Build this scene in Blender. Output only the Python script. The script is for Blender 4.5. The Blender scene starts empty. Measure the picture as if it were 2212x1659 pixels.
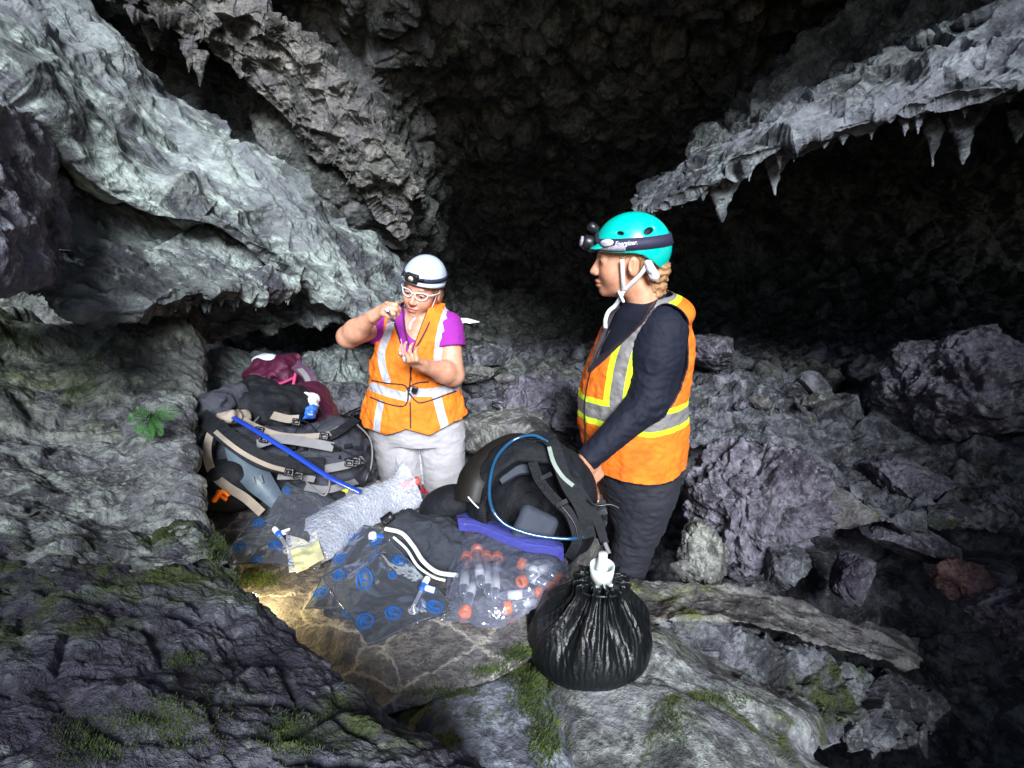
import bpy, bmesh, math, random
import numpy as np
from mathutils import Vector, Matrix
rng = random.Random(7)
S = bpy.context.scene
COL = S.collection
# ---------------------------------------------------------------- camera frame
CAMP = np.array([0.0, 0.0, 1.6]); PITCH = math.radians(20); F = 1207.0
CF = np.array([0, math.cos(PITCH), -math.sin(PITCH)]); CU = np.array([0, math.sin(PITCH), math.cos(PITCH)]); CR = np.array([1.0, 0, 0])
def ray(px, py):
    return CF + CR * ((px - 1106) / F) + CU * ((829.5 - py) / F)
def P(px, py, d): return CAMP + ray(px, py) * d
def PY(px, py, Y): r = ray(px, py); return CAMP + r * (Y / r[1])
def PZ(px, py, z): r = ray(px, py); return CAMP + r * ((z - 1.6) / r[2])
# ---------------------------------------------------------------- noise
def _h(ix, iy, iz, s):
    with np.errstate(over='ignore'):
        n = (ix.astype(np.uint32) * np.uint32(374761393) + iy.astype(np.uint32) * np.uint32(668265263)
             + iz.astype(np.uint32) * np.uint32(2147483647) + np.uint32((s * 1274126177) & 0xffffffff))
        n ^= n >> np.uint32(13); n *= np.uint32(1274126177); n ^= n >> np.uint32(16)
        n *= np.uint32(2246822519); n ^= n >> np.uint32(15)
    return n
def noise(p, s=0):
    p = np.asarray(p, np.float32); i = np.floor(p).astype(np.int64); f = p - i
    u = f * f * f * (f * (f * 6 - 15) + 10)
    def g(dx, dy, dz):
        h = _h(i[:, 0] + dx, i[:, 1] + dy, i[:, 2] + dz, s)
        a = (h & np.uint32(1023)).astype(np.float32) / 511.5 - 1; b = ((h >> np.uint32(10)) & np.uint32(1023)).astype(np.float32) / 511.5 - 1
        c = ((h >> np.uint32(20)) & np.uint32(1023)).astype(np.float32) / 511.5 - 1
        return a * (f[:, 0] - dx) + b * (f[:, 1] - dy) + c * (f[:, 2] - dz)
    r = 0
    for dx in (0, 1):
        wx = u[:, 0] if dx else 1 - u[:, 0]
        for dy in (0, 1):
            wy = u[:, 1] if dy else 1 - u[:, 1]
            for dz in (0, 1):
                wz = u[:, 2] if dz else 1 - u[:, 2]
                r = r + g(dx, dy, dz) * wx * wy * wz
    return r
def fbm(p, s=0, o=5, gain=.5):
    r = 0; a = 1; q = np.asarray(p, np.float32)
    for k in range(o):
        r = r + a * noise(q, s + k * 7); q = q * 2.03 + 3.7; a *= gain
    return r
def ridged(p, s=0, o=4, gain=.5):
    r = 0; a = 1; q = np.asarray(p, np.float32)
    for k in range(o):
        r = r + a * (1 - 2.4 * np.abs(noise(q, s + k * 5))); q = q * 2.1 + 1.3; a *= gain
    return r
def worley(p, s=0):
    p = np.asarray(p, np.float32); i = np.floor(p).astype(np.int64)
    f1 = np.full(len(p), 9, np.float32); f2 = f1.copy(); cid = np.zeros(len(p), np.float32)
    for dx in (-1, 0, 1):
        for dy in (-1, 0, 1):
            for dz in (-1, 0, 1):
                c = i + np.array([dx, dy, dz]); h = _h(c[:, 0], c[:, 1], c[:, 2], s)
                o = np.stack([(h & np.uint32(1023)), ((h >> np.uint32(10)) & np.uint32(1023)), ((h >> np.uint32(20)) & np.uint32(1023))], 1).astype(np.float32) / 1023
                d = np.linalg.norm(c + o - p, axis=1)
                m = d < f1
                f2 = np.where(m, f1, np.minimum(f2, d)); cid = np.where(m, (h & np.uint32(255)).astype(np.float32) / 255, cid); f1 = np.where(m, d, f1)
    return f1, f2, cid
# ---------------------------------------------------------------- mesh helpers
def mesh_from(name, verts, faces, smooth=True):
    me = bpy.data.meshes.new(name)
    v = np.asarray(verts, np.float32)
    if isinstance(faces, np.ndarray):
        me.vertices.add(len(v)); me.vertices.foreach_set('co', v.ravel())
        k = faces.shape[1]; me.loops.add(faces.size); me.loops.foreach_set('vertex_index', faces.ravel().astype(np.int32))
        me.polygons.add(len(faces)); me.polygons.foreach_set('loop_start', np.arange(0, faces.size, k, dtype=np.int32))
        me.polygons.foreach_set('loop_total', np.full(len(faces), k, np.int32)); me.update(calc_edges=True)
    else:
        me.from_pydata([tuple(map(float, q)) for q in v], [], faces); me.update()
    if smooth: me.polygons.foreach_set('use_smooth', np.ones(len(me.polygons), bool))
    return me
def link(name, me, mat=None, parent=None, world=True):
    """world-space mesh data; the object's origin is moved to the base of the mesh"""
    o = bpy.data.objects.new(name, me); COL.objects.link(o)
    if mat is not None and not me.materials:
        for m in (mat if isinstance(mat, (list, tuple)) else [mat]): me.materials.append(m)
    if parent is not None:
        o.parent = parent
        o.matrix_parent_inverse = parent.matrix_world.inverted() if False else Matrix.Identity(4)
        off = np.array(abs_loc(parent), np.float32)
        n = len(me.vertices); a = np.empty(n * 3, np.float32); me.vertices.foreach_get('co', a); a = a.reshape(-1, 3) - off
        me.vertices.foreach_set('co', a.ravel()); me.update()
    else:
        n = len(me.vertices); a = np.empty(n * 3, np.float32); me.vertices.foreach_get('co', a); a = a.reshape(-1, 3)
        b = np.array([(a[:, 0].min() + a[:, 0].max()) / 2, (a[:, 1].min() + a[:, 1].max()) / 2, a[:, 2].min()], np.float32)
        a = a - b; me.vertices.foreach_set('co', a.ravel()); me.update(); o.location = b.tolist()
    return o
def abs_loc(o):
    l = Vector(o.location)
    while o.parent: o = o.parent; l = l + Vector(o.location)
    return l
def tag(o, label=None, cat=None, group=None, kind=None):
    if label: o['label'] = label
    if cat: o['category'] = cat
    if group: o['group'] = group
    if kind: o['kind'] = kind
    return o
def thing(name, base, label, cat, group=None):
    o = bpy.data.objects.new(name, None); COL.objects.link(o); o.location = [float(c) for c in base]; o.empty_display_size = .05
    return tag(o, label, cat, group)
def catmull(pts, n, closed=False):
    p = np.asarray(pts, float)
    if len(p) == 2 and not closed: t = np.linspace(0, 1, n)[:, None]; return p[0] * (1 - t) + p[1] * t
    if closed: q = np.vstack([p[-1], p, p[0], p[1]]); m = len(p)
    else: q = np.vstack([2 * p[0] - p[1], p, 2 * p[-1] - p[-2]]); m = len(p) - 1
    t = np.linspace(0, m, n, endpoint=not closed); i = np.minimum(t.astype(int), m - 1); f = (t - i)[:, None]
    a, b, c, d = q[i], q[i + 1], q[i + 2], q[i + 3]
    return .5 * ((2 * b) + (c - a) * f + (2 * a - 5 * b + 4 * c - d) * f ** 2 + (3 * b - a - 3 * c + d) * f ** 3)
def crm(net, n):   # catmull along axis 0 of (m, k, 3)
    q = net; m = len(q) - 1; q = np.concatenate([2 * q[:1] - q[1:2], q, 2 * q[-1:] - q[-2:-1]])
    t = np.linspace(0, m, n); i = np.minimum(t.astype(int), m - 1); f = (t - i).reshape((-1,) + (1,) * (net.ndim - 1))
    a, b, c, d = q[i], q[i + 1], q[i + 2], q[i + 3]
    return .5 * ((2 * b) + (c - a) * f + (2 * a - 5 * b + 4 * c - d) * f ** 2 + (3 * b - a - 3 * c + d) * f ** 3)
def grid_faces(nu, nv, cu=False, cv=False):
    iu = np.arange(nu if cu else nu - 1); iv = np.arange(nv if cv else nv - 1)
    A, B = np.meshgrid(iu, iv, indexing='ij'); A2 = (A + 1) % nu; B2 = (B + 1) % nv
    return np.stack([A * nv + B, A2 * nv + B, A2 * nv + B2, A * nv + B2], -1).reshape(-1, 4)
def grid_normals(g):
    du = np.gradient(g, axis=0); dv = np.gradient(g, axis=1); n = np.cross(du, dv); l = np.linalg.norm(n, axis=2, keepdims=True); return n / np.maximum(l, 1e-9)
def tube(path, r, n=None, seg=10, closed=False, flat=1.0, up=None, caps=True, twist=0):
    """round (or flattened) tube along a smooth path; r number or list"""
    n = n or max(8, len(path) * 6); c = catmull(path, n, closed)
    rr = np.interp(np.linspace(0, 1, n), np.linspace(0, 1, len(r)), r) if isinstance(r, (list, tuple)) else np.full(n, r)
    t = np.gradient(c, axis=0) if not closed else np.roll(c, -1, 0) - np.roll(c, 1, 0)
    t /= np.linalg.norm(t, axis=1, keepdims=True) + 1e-9
    u = np.array(up if up is not None else (0, 0, 1.0)); 
    if up is None and abs(t[0] @ u) > .9: u = np.array((1.0, 0, 0))
    V = []
    for k in range(n):
        if up is not None: a = np.cross(t[k], np.array(up, float)); 
        else: a = np.cross(t[k], u)
        if np.linalg.norm(a) < 1e-4: a = np.cross(t[k], (0.3, .9, .1))
        a /= np.linalg.norm(a); b = np.cross(a, t[k])
        if up is None: u = b
        ang = np.linspace(0, 2 * np.pi, seg, endpoint=False) + twist * k / n
        V.append(c[k] + rr[k] * (np.cos(ang)[:, None] * a + flat * np.sin(ang)[:, None] * b))
    V = np.array(V).reshape(-1, 3); Fs = grid_faces(n, seg, closed, True).tolist()
    if caps and not closed:
        Fs.append(list(range(seg))); Fs.append([(n - 1) * seg + k for k in range(seg)][::-1])
    return V, Fs
def ribbon(path, w, th=.0015, n=None, up=(0, 0, 1)):
    """flat webbing: rectangular section; up = normal of the strap (vector or list of vectors)"""
    n = n or max(8, len(path) * 6); c = catmull(path, n); t = np.gradient(c, axis=0); t /= np.linalg.norm(t, axis=1, keepdims=True) + 1e-9
    ups = np.asarray(up, float); ups = catmull(ups, n) if ups.ndim == 2 else np.tile(ups, (n, 1))
    a = np.cross(t, ups); a /= np.linalg.norm(a, axis=1, keepdims=True) + 1e-9; b = np.cross(a, t)
    ww = np.interp(np.linspace(0, 1, n), np.linspace(0, 1, len(w)), w)[:, None] if isinstance(w, (list, tuple)) else w
    V = np.stack([c - a * ww / 2 - b * th, c + a * ww / 2 - b * th, c + a * ww / 2 + b * th, c - a * ww / 2 + b * th], 1).reshape(-1, 3)
    Fs = grid_faces(n, 4, False, True).tolist(); Fs.append([0, 1, 2, 3]); Fs.append([(n - 1) * 4 + k for k in (3, 2, 1, 0)])
    return V, Fs
def join(parts):
    V = []; Fs = []; o = 0
    for v, f in parts:
        V.append(np.asarray(v, float)); f = f.tolist() if isinstance(f, np.ndarray) else f
        Fs += [[i + o for i in q] for q in f]; o += len(v)
    return np.vstack(V), Fs
def lathe(prof, seg=24, at=(0, 0, 0), axis=(0, 0, 1)):
    """prof list of (r, z); closed at the ends when r is 0"""
    a = np.linspace(0, 2 * np.pi, seg, endpoint=False); z = np.array(axis, float); z /= np.linalg.norm(z)
    x = np.cross(z, (0, 1, .1)); x /= np.linalg.norm(x); y = np.cross(z, x)
    V = np.array([np.array(at) + z * h + r * (np.cos(t) * x + np.sin(t) * y) for r, h in prof for t in a])
    Fs = grid_faces(len(prof), seg, False, True).tolist()
    Fs.append(list(range(seg))); Fs.append([(len(prof) - 1) * seg + k for k in range(seg)][::-1])
    return V, Fs
def part(name, vf, mat, parent=None, smooth=True, label=None):
    o = link(name, mesh_from(name, vf[0], vf[1], smooth), mat, parent)
    if label: o['label'] = label
    return o
# ---------------------------------------------------------------- signed-distance modelling
def L(p, a): return np.linalg.norm(p - np.asarray(a, np.float32), axis=1)
def cone(p, a, b, ra, rb, sc=None):
    a = np.asarray(a, np.float32); b = np.asarray(b, np.float32); ab = b - a; t = np.clip(((p - a) @ ab) / (ab @ ab + 1e-12), 0, 1)
    return np.linalg.norm(p - a - t[:, None] * ab, axis=1) - (ra + (rb - ra) * t)
def ell(p, c, r, R=None):
    q = p - np.asarray(c, np.float32)
    if R is not None: q = q @ np.asarray(R, np.float32)
    r = np.asarray(r, np.float32); k0 = np.linalg.norm(q / r, axis=1); k1 = np.linalg.norm(q / (r * r), axis=1) + 1e-9
    return k0 * (k0 - 1) / k1
def rbox(p, c, h, r, R=None):
    q = p - np.asarray(c, np.float32)
    if R is not None: q = q @ np.asarray(R, np.float32)
    q = np.abs(q) - (np.asarray(h, np.float32) - r); return np.linalg.norm(np.maximum(q, 0), axis=1) + np.minimum(q.max(1), 0) - r
def su(a, b, k=.02):
    h = np.clip(.5 + .5 * (b - a) / k, 0, 1); return b + (a - b) * h - k * h * (1 - h)
def ss(a, b, k=.01):   # a minus b
    return -su(-a, b, k)
def rot(rx=0, ry=0, rz=0):
    cx, sx, cy, sy, cz, sz = [f(math.radians(v)) for v in (rx, ry, rz) for f in (math.cos, math.sin)]
    X = np.array([[1, 0, 0], [0, cx, -sx], [0, sx, cx]]); Y = np.array([[cy, 0, sy], [0, 1, 0], [-sy, 0, cy]]); Z = np.array([[cz, -sz, 0], [sz, cz, 0], [0, 0, 1]])
    return Z @ Y @ X
def sdf_mesh(f, lo, hi, h):
    lo = np.array(lo, float); hi = np.array(hi, float); n = np.ceil((hi - lo) / h).astype(int) + 1; B = 6; nb = -(-n // B); n = nb * B
    cb = np.stack(np.meshgrid(*[lo[k] + (np.arange(nb[k]) + .5) * B * h for k in range(3)], indexing='ij'), -1).reshape(-1, 3).astype(np.float32)
    d = f(cb); act = np.abs(d) < B * h * 1.25 + .012
    vol = np.repeat(np.repeat(np.repeat(d.reshape(nb), B, 0), B, 1), B, 2).astype(np.float32)
    m = np.repeat(np.repeat(np.repeat(act.reshape(nb), B, 0), B, 1), B, 2)
    idx = np.argwhere(m); pts = (lo + idx * h).astype(np.float32); out = np.empty(len(pts), np.float32)
    for s in range(0, len(pts), 400000): out[s:s + 400000] = f(pts[s:s + 400000])
    vol[m] = out
    sgn = vol < 0
    c = np.zeros(tuple(np.array(vol.shape) - 1), np.int8)
    for dx in (0, 1):
        for dy in (0, 1):
            for dz in (0, 1): c += sgn[dx:vol.shape[0] - 1 + dx, dy:vol.shape[1] - 1 + dy, dz:vol.shape[2] - 1 + dz]
    cells = np.argwhere((c > 0) & (c < 8)); vid = np.full(c.shape, -1, np.int64); vid[tuple(cells.T)] = np.arange(len(cells))
    acc = np.zeros((len(cells), 3)); cnt = np.zeros(len(cells))
    cor = [(a, b, e) for a in (0, 1) for b in (0, 1) for e in (0, 1)]
    for i, a in enumerate(cor):
        for b in cor[i + 1:]:
            if sum(abs(a[k] - b[k]) for k in range(3)) != 1: continue
            va = vol[tuple((cells + a).T)]; vb = vol[tuple((cells + b).T)]; x = (va < 0) != (vb < 0)
            t = np.where(x, va / np.where(x, va - vb, 1), 0)[:, None]
            q = np.array(a) * (1 - t) + np.array(b) * t; acc += np.where(x[:, None], q, 0); cnt += x
    V = lo + (cells + acc / cnt[:, None]) * h
    Fs = []
    for ax in range(3):
        o1, o2 = [(1, 2), (2, 0), (0, 1)][ax]; sl = [slice(1, s - 1) for s in vol.shape]
        a = sgn[tuple(sl)]; sl2 = list(sl); sl2[ax] = slice(2, vol.shape[ax]); b = sgn[tuple(sl2)]
        e = np.argwhere(a != b) + 1; 
        if not len(e): continue
        inside = sgn[tuple(e.T)]
        def vv(d1, d2):
            q = e.copy(); q[:, o1] += d1; q[:, o2] += d2; q = np.minimum(q, np.array(c.shape) - 1); return vid[tuple(q.T)]
        quad = np.stack([vv(-1, -1), vv(0, -1), vv(0, 0), vv(-1, 0)], 1)
        quad[~inside] = quad[~inside][:, ::-1]; quad = quad[(quad >= 0).all(1)]; Fs.append(quad)
    Q = np.vstack(Fs); lab = np.arange(len(V)); E = np.concatenate([Q[:, [0, 1]], Q[:, [1, 2]], Q[:, [2, 3]]])
    for _ in range(900):
        m_ = np.minimum(lab[E[:, 0]], lab[E[:, 1]]); old = lab.copy(); np.minimum.at(lab, E[:, 0], m_); np.minimum.at(lab, E[:, 1], m_)
        np.minimum.at(lab, old, lab); lab = lab[lab]; lab = lab[lab]
        if (old == lab).all(): break
    big = np.bincount(lab).argmax(); kv = lab == big; mp = np.cumsum(kv) - 1; Q = mp[Q[kv[Q[:, 0]]]]
    return V[kv], Q
def BB(a, b, y0, y1, m=.02):
    lo = np.minimum(a, b) - m; hi = np.maximum(a, b) + m; ym = (a[1] + b[1]) / 2; lo[1] = ym + y0; hi[1] = ym + y1; return lo, hi
def smooth_pass(V, Fq, it=1, lam=.5):
    for _ in range(it):
        acc = np.zeros_like(V); cnt = np.zeros(len(V))
        for k in range(4):
            a = Fq[:, k]; b = Fq[:, (k + 1) % 4]
            for s, t in ((a, b), (b, a)):
                for c in range(3): acc[:, c] += np.bincount(s, V[t, c], len(V))
                cnt += np.bincount(s, minlength=len(V))
        V = V * (1 - lam) + lam * acc / np.maximum(cnt, 1)[:, None]
    return V
# ---------------------------------------------------------------- materials
def nodes(name):
    m = bpy.data.materials.new(name); m.use_nodes = True; nt = m.node_tree; nt.nodes.clear()
    out = nt.nodes.new('ShaderNodeOutputMaterial'); b = nt.nodes.new('ShaderNodeBsdfPrincipled'); nt.links.new(b.outputs[0], out.inputs[0])
    return m, nt, b, out
def N(nt, t, **kw):
    n = nt.nodes.new('ShaderNode' + t)
    for k, v in kw.items():
        if k[0] == 'i' and k[1:].isdigit(): n.inputs[int(k[1:])].default_value = v
        elif k.startswith('in_'): n.inputs[k[3:].replace('_', ' ')].default_value = v
        else: setattr(n, k, v)
    return n
def ramp(nt, fac, stops, interp='LINEAR'):
    r = nt.nodes.new('ShaderNodeValToRGB'); r.color_ramp.interpolation = interp; e = r.color_ramp.elements
    while len(e) > 1: e.remove(e[-1])
    e[0].position, c = stops[0]; e[0].color = tuple(c) + (1,) if not isinstance(c, (int, float)) else (c, c, c, 1)
    for p_, c in stops[1:]: x = e.new(p_); x.color = tuple(c) + (1,) if not isinstance(c, (int, float)) else (c, c, c, 1)
    nt.links.new(fac, r.inputs[0]); return r.outputs[0]
def mix(nt, f, a, b, mode='MIX'):
    m = nt.nodes.new('ShaderNodeMix'); m.data_type = 'RGBA'; m.blend_type = mode
    for s, v in ((0, f), (6, a), (7, b)):
        if hasattr(v, 'links') or isinstance(v, bpy.types.NodeSocket): nt.links.new(v, m.inputs[s])
        elif isinstance(v, (int, float)): m.inputs[s].default_value = v if s == 0 else (v, v, v, 1)
        else: m.inputs[s].default_value = tuple(v) + (1,)
    return m.outputs[2]
def mth(nt, op, a, b=0.0, c=None):
    m = nt.nodes.new('ShaderNodeMath'); m.operation = op
    for s, v in ((0, a), (1, b), (2, c)):
        if v is None: continue
        if isinstance(v, bpy.types.NodeSocket): nt.links.new(v, m.inputs[s])
        else: m.inputs[s].default_value = v
    return m.outputs[0]
def tex(nt, vec, sc, det=6, ro=.6, dist=0, kind='Noise', **kw):
    t = nt.nodes.new('ShaderNodeTex' + kind); t.inputs['Scale'].default_value = sc
    if kind == 'Noise': t.inputs['Detail'].default_value = det; t.inputs['Roughness'].default_value = ro; t.inputs['Distortion'].default_value = dist
    for k, v in kw.items(): setattr(t, k, v)
    nt.links.new(vec, t.inputs['Vector']); return t
def simple(name, col, rough=.6, metal=0, var=.12, sc=30, bump=.0, bsc=200, sheen=0, spec=.5, coat=0, emis=None, es=1):
    m, nt, b, out = nodes(name); tc = N(nt, 'TexCoord'); v = tc.outputs['Object']
    n = tex(nt, v, sc, 5, .6); c = mix(nt, ramp(nt, n.outputs[0], [(.3, 0.0), (.7, 1.0)]), [x * (1 - var) for x in col], [min(1, x * (1 + var)) for x in col])
    nt.links.new(c, b.inputs['Base Color']); b.inputs['Metallic'].default_value = metal; b.inputs['Specular IOR Level'].default_value = spec
    nt.links.new(ramp(nt, n.outputs[0], [(.2, max(0, rough - .08)), (.8, min(1, rough + .08))]), b.inputs['Roughness'])
    if bump:
        bn = tex(nt, v, bsc, 3, .6); bp = N(nt, 'Bump'); bp.inputs['Strength'].default_value = bump; bp.inputs['Distance'].default_value = .35 / bsc
        wv = tex(nt, v, 700, 2, .6); nt.links.new(mth(nt, 'ADD', bn.outputs[0], mth(nt, 'MULTIPLY', wv.outputs[0], .12)), bp.inputs['Height']); nt.links.new(bp.outputs[0], b.inputs['Normal'])
    if sheen: b.inputs['Sheen Weight'].default_value = sheen
    if coat: b.inputs['Coat Weight'].default_value = coat
    if emis: b.inputs['Emission Color'].default_value = tuple(emis) + (1,); b.inputs['Emission Strength'].default_value = es
    return m
def rockmat(name, base, dark, light, moss=0.0, sc=1.0, bump=1.0, rough=.85, darkamt=.5, veins=False, lichen=.0, mosscol=(.09, .12, .015), wet=0, along=None, k=.3, contrast=1.0, lav=.45):
    """layered rock: base colour, dark basalt patches, pale mineral crust, lichen spots and moss"""
    m, nt, b, out = nodes(name); g = N(nt, 'NewGeometry'); v = g.outputs['Position']; nz = N(nt, 'SeparateXYZ'); nt.links.new(g.outputs['Normal'], nz.inputs[0])
    if along is not None:     # grain drawn out along the bed of the rock
        dt = N(nt, 'VectorMath', operation='DOT_PRODUCT'); nt.links.new(v, dt.inputs[0]); dt.inputs[1].default_value = tuple(along); s_ = N(nt, 'VectorMath', operation='SCALE'); s_.inputs[0].default_value = tuple(along)
        nt.links.new(mth(nt, 'MULTIPLY', dt.outputs['Value'], 1 - k), s_.inputs['Scale']); sb = N(nt, 'VectorMath', operation='SUBTRACT'); nt.links.new(v, sb.inputs[0]); nt.links.new(s_.outputs[0], sb.inputs[1]); v = sb.outputs[0]
    n1 = tex(nt, v, 1.7 * sc, 8, .62, .8); n2 = tex(nt, v, 6 * sc, 8, .68, .4); n3 = tex(nt, v, 22 * sc, 6, .7); n4 = tex(nt, v, 80 * sc, 4, .7)
    c = mix(nt, ramp(nt, n1.outputs[0], [(.36, 0.0), (.62, 1.0)]), base, light)
    c = mix(nt, ramp(nt, n2.outputs[0], [(.5 - .12 * darkamt * 1.6 + .0, 1.0), (.56 + .04 * darkamt, 0.0)]), c, dark)
    c = mix(nt, ramp(nt, n3.outputs[0], [(.36, .8), (.5, 0.0)]), c, [x * .35 for x in dark])
    n5 = tex(nt, v, 3.3 * sc, 9, .74, .6); c = mix(nt, ramp(nt, n5.outputs[0], [(.44, .85 * contrast), (.50, 0.0)]), c, [x * .5 for x in dark])
    c = mix(nt, ramp(nt, n3.outputs[0], [(.58, 0.0), (.70, .6)]), c, [min(1, x * 1.5) for x in light])
    if lichen:
        vo = tex(nt, v, 26 * sc, kind='Voronoi'); lm = mth(nt, 'MULTIPLY', ramp(nt, vo.outputs['Distance'], [(.18, 1.0), (.3, 0.0)]), ramp(nt, n2.outputs[0], [(.55, 0.0), (.62, lichen)]))
        c = mix(nt, lm, c, (.42, .47, .42))
    if veins:
        vv = N(nt, 'VectorMath', operation='ADD'); nt.links.new(v, vv.inputs[0]); sm = N(nt, 'VectorMath', operation='SCALE'); sm.inputs['Scale'].default_value = .07
        nt.links.new(n2.outputs['Color'], sm.inputs[0]); nt.links.new(sm.outputs[0], vv.inputs[1])
        vo = tex(nt, vv.outputs[0], 7, kind='Voronoi', feature='DISTANCE_TO_EDGE'); vo2 = tex(nt, vv.outputs[0], 17, kind='Voronoi', feature='DISTANCE_TO_EDGE')
        a = ramp(nt, vo.outputs['Distance'], [(.010, 1.0), (.036, 0.0)]); a2 = mth(nt, 'MULTIPLY', ramp(nt, vo2.outputs['Distance'], [(.008, .6), (.03, 0.0)]), ramp(nt, n1.outputs[0], [(.45, 0.0), (.6, 1.0)]))
        mk = mth(nt, 'MULTIPLY', mth(nt, 'MAXIMUM', a, a2), ramp(nt, n2.outputs[0], [(.38, 0.5), (.5, 1.0)])); c = mix(nt, mk, c, (.44, .41, .36))
    c = mix(nt, ramp(nt, n4.outputs[0], [(.3, .5), (.7, 0.0)]), c, [x * .4 for x in base])
    h = mth(nt, 'ADD', mth(nt, 'MULTIPLY', n2.outputs[0], 1.0), mth(nt, 'MULTIPLY', n3.outputs[0], .42)); h = mth(nt, 'ADD', h, mth(nt, 'MULTIPLY', n4.outputs[0], .20)); vp = tex(nt, v, 34 * sc, kind='Voronoi'); vq = tex(nt, v, 9 * sc, kind='Voronoi'); h = mth(nt, 'ADD', h, mth(nt, 'MULTIPLY', vp.outputs['Distance'], .16)); h = mth(nt, 'ADD', h, mth(nt, 'MULTIPLY', vq.outputs['Distance'], .35))
    n6 = tex(nt, v, 2.3 * sc, 7, .66, .5); c = mix(nt, ramp(nt, n6.outputs[0], [(.50, 0.0), (.58, lav)]), c, mix(nt, .5, (.12, .10, .17), [x * .9 for x in light]))
    if moss:
        mm = mth(nt, 'MULTIPLY', ramp(nt, n1.outputs[0], [(.62 - .25 * moss, 0.0), (.68 - .2 * moss, 1.0)]), ramp(nt, n2.outputs[0], [(.4, 0.0), (.5, 1.0)]))
        mm = mth(nt, 'MULTIPLY', mm, ramp(nt, nz.outputs[2], [(.15, 0.0), (.45, 1.0)])); f = tex(nt, v, 160, 3, .7)
        mc = mix(nt, ramp(nt, f.outputs[0], [(.35, 0.0), (.65, 1.0)]), [x * .35 for x in mosscol], [x * 1.5 for x in mosscol]); c = mix(nt, mm, c, mc)
        h = mth(nt, 'ADD', h, mth(nt, 'MULTIPLY', mth(nt, 'MULTIPLY', f.outputs[0], mm), .25))
    nt.links.new(c, b.inputs['Base Color']); b.inputs['Roughness'].default_value = rough; b.inputs['Specular IOR Level'].default_value = .35 + wet
    nt.links.new(ramp(nt, n3.outputs[0], [(.3, rough - .25 - wet), (.6, rough)]), b.inputs['Roughness'])
    bp = N(nt, 'Bump'); bp.inputs['Strength'].default_value = .85; bp.inputs['Distance'].default_value = .045 * bump
    nt.links.new(h, bp.inputs['Height']); nt.links.new(bp.outputs[0], b.inputs['Normal'])
    return m
EXPO = 0.95
# ================================================================ THE CAVE
M = {}
D1 = P(850, 555, 3.1) - P(110, -40, 1.95); D1 /= np.linalg.norm(D1); D2 = P(1930, 100, 2.1) - P(1380, 460, 2.55); D2 /= np.linalg.norm(D2)
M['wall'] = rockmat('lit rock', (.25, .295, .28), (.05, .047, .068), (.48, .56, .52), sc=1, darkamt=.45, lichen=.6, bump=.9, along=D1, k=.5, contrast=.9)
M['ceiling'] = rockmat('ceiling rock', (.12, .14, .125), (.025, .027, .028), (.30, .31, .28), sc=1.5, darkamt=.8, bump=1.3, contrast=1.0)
M['purple'] = rockmat('purple basalt', (.085, .072, .12), (.03, .023, .048), (.24, .27, .27), sc=1.5, darkamt=.75, moss=.45, lichen=.5, bump=1.1, wet=.15, lav=.2, mosscol=(.05, .07, .012))
M['boulder'] = rockmat('boulder rock', (.155, .16, .18), (.035, .033, .045), (.34, .36, .39), sc=1.6, darkamt=.5, moss=.2, bump=.9, mosscol=(.05, .065, .02))
M['slab'] = rockmat('veined slab', (.17, .16, .158), (.11, .10, .11), (.23, .215, .20), sc=3.2, darkamt=.2, contrast=.15, veins=True, bump=.25, moss=.0, wet=.1, lav=.1)
M['wall2'] = rockmat('purple lit rock', (.23, .23, .27), (.05, .042, .07), (.46, .48, .52), sc=1.3, darkamt=.6, lichen=.8, bump=.9)
M['wall3'] = rockmat('green grey rock', (.19, .215, .175), (.05, .05, .055), (.34, .37, .30), sc=1.2, darkamt=.5, moss=.12, bump=.8, mosscol=(.05, .08, .012))
M['boulderp'] = rockmat('purple boulder rock', (.17, .155, .20), (.04, .034, .052), (.42, .41, .48), sc=2, darkamt=.6, bump=.9)
M['pale'] = rockmat('pale boulder rock', (.27, .27, .25), (.09, .09, .09), (.42, .43, .38), sc=2, darkamt=.2, bump=.6)
M['tan'] = rockmat('tan grey rock', (.21, .20, .185), (.08, .075, .08), (.33, .33, .30), sc=1.6, darkamt=.3, bump=.6, moss=.2)
M['fore'] = rockmat('mossy grey rock', (.25, .26, .24), (.08, .08, .09), (.46, .49, .48), sc=2.2, darkamt=.4, bump=.8, contrast=.7, lichen=.7, moss=.22, mosscol=(.07, .085, .02))
M['blue'] = rockmat('blue grey rock', (.28, .31, .36), (.09, .09, .12), (.52, .57, .66), sc=2.5, darkamt=.35, bump=.5, moss=.35, contrast=.5, mosscol=(.06, .075, .018))
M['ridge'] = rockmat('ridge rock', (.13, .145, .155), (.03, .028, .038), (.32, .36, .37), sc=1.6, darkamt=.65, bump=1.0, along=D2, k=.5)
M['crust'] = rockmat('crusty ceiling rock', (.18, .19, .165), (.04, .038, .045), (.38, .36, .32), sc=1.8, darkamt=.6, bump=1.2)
M['lich'] = rockmat('pale crusted rock', (.20, .22, .20), (.05, .04, .07), (.46, .50, .46), sc=2.2, darkamt=.55, lichen=1.0, bump=.9, moss=.12, mosscol=(.05, .07, .015))
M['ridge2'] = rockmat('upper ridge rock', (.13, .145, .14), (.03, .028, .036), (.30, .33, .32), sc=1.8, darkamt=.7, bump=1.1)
M['red'] = rockmat('red rock', (.22, .12, .11), (.10, .05, .06), (.34, .2, .18), sc=2, darkamt=.5, bump=.8)
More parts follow.
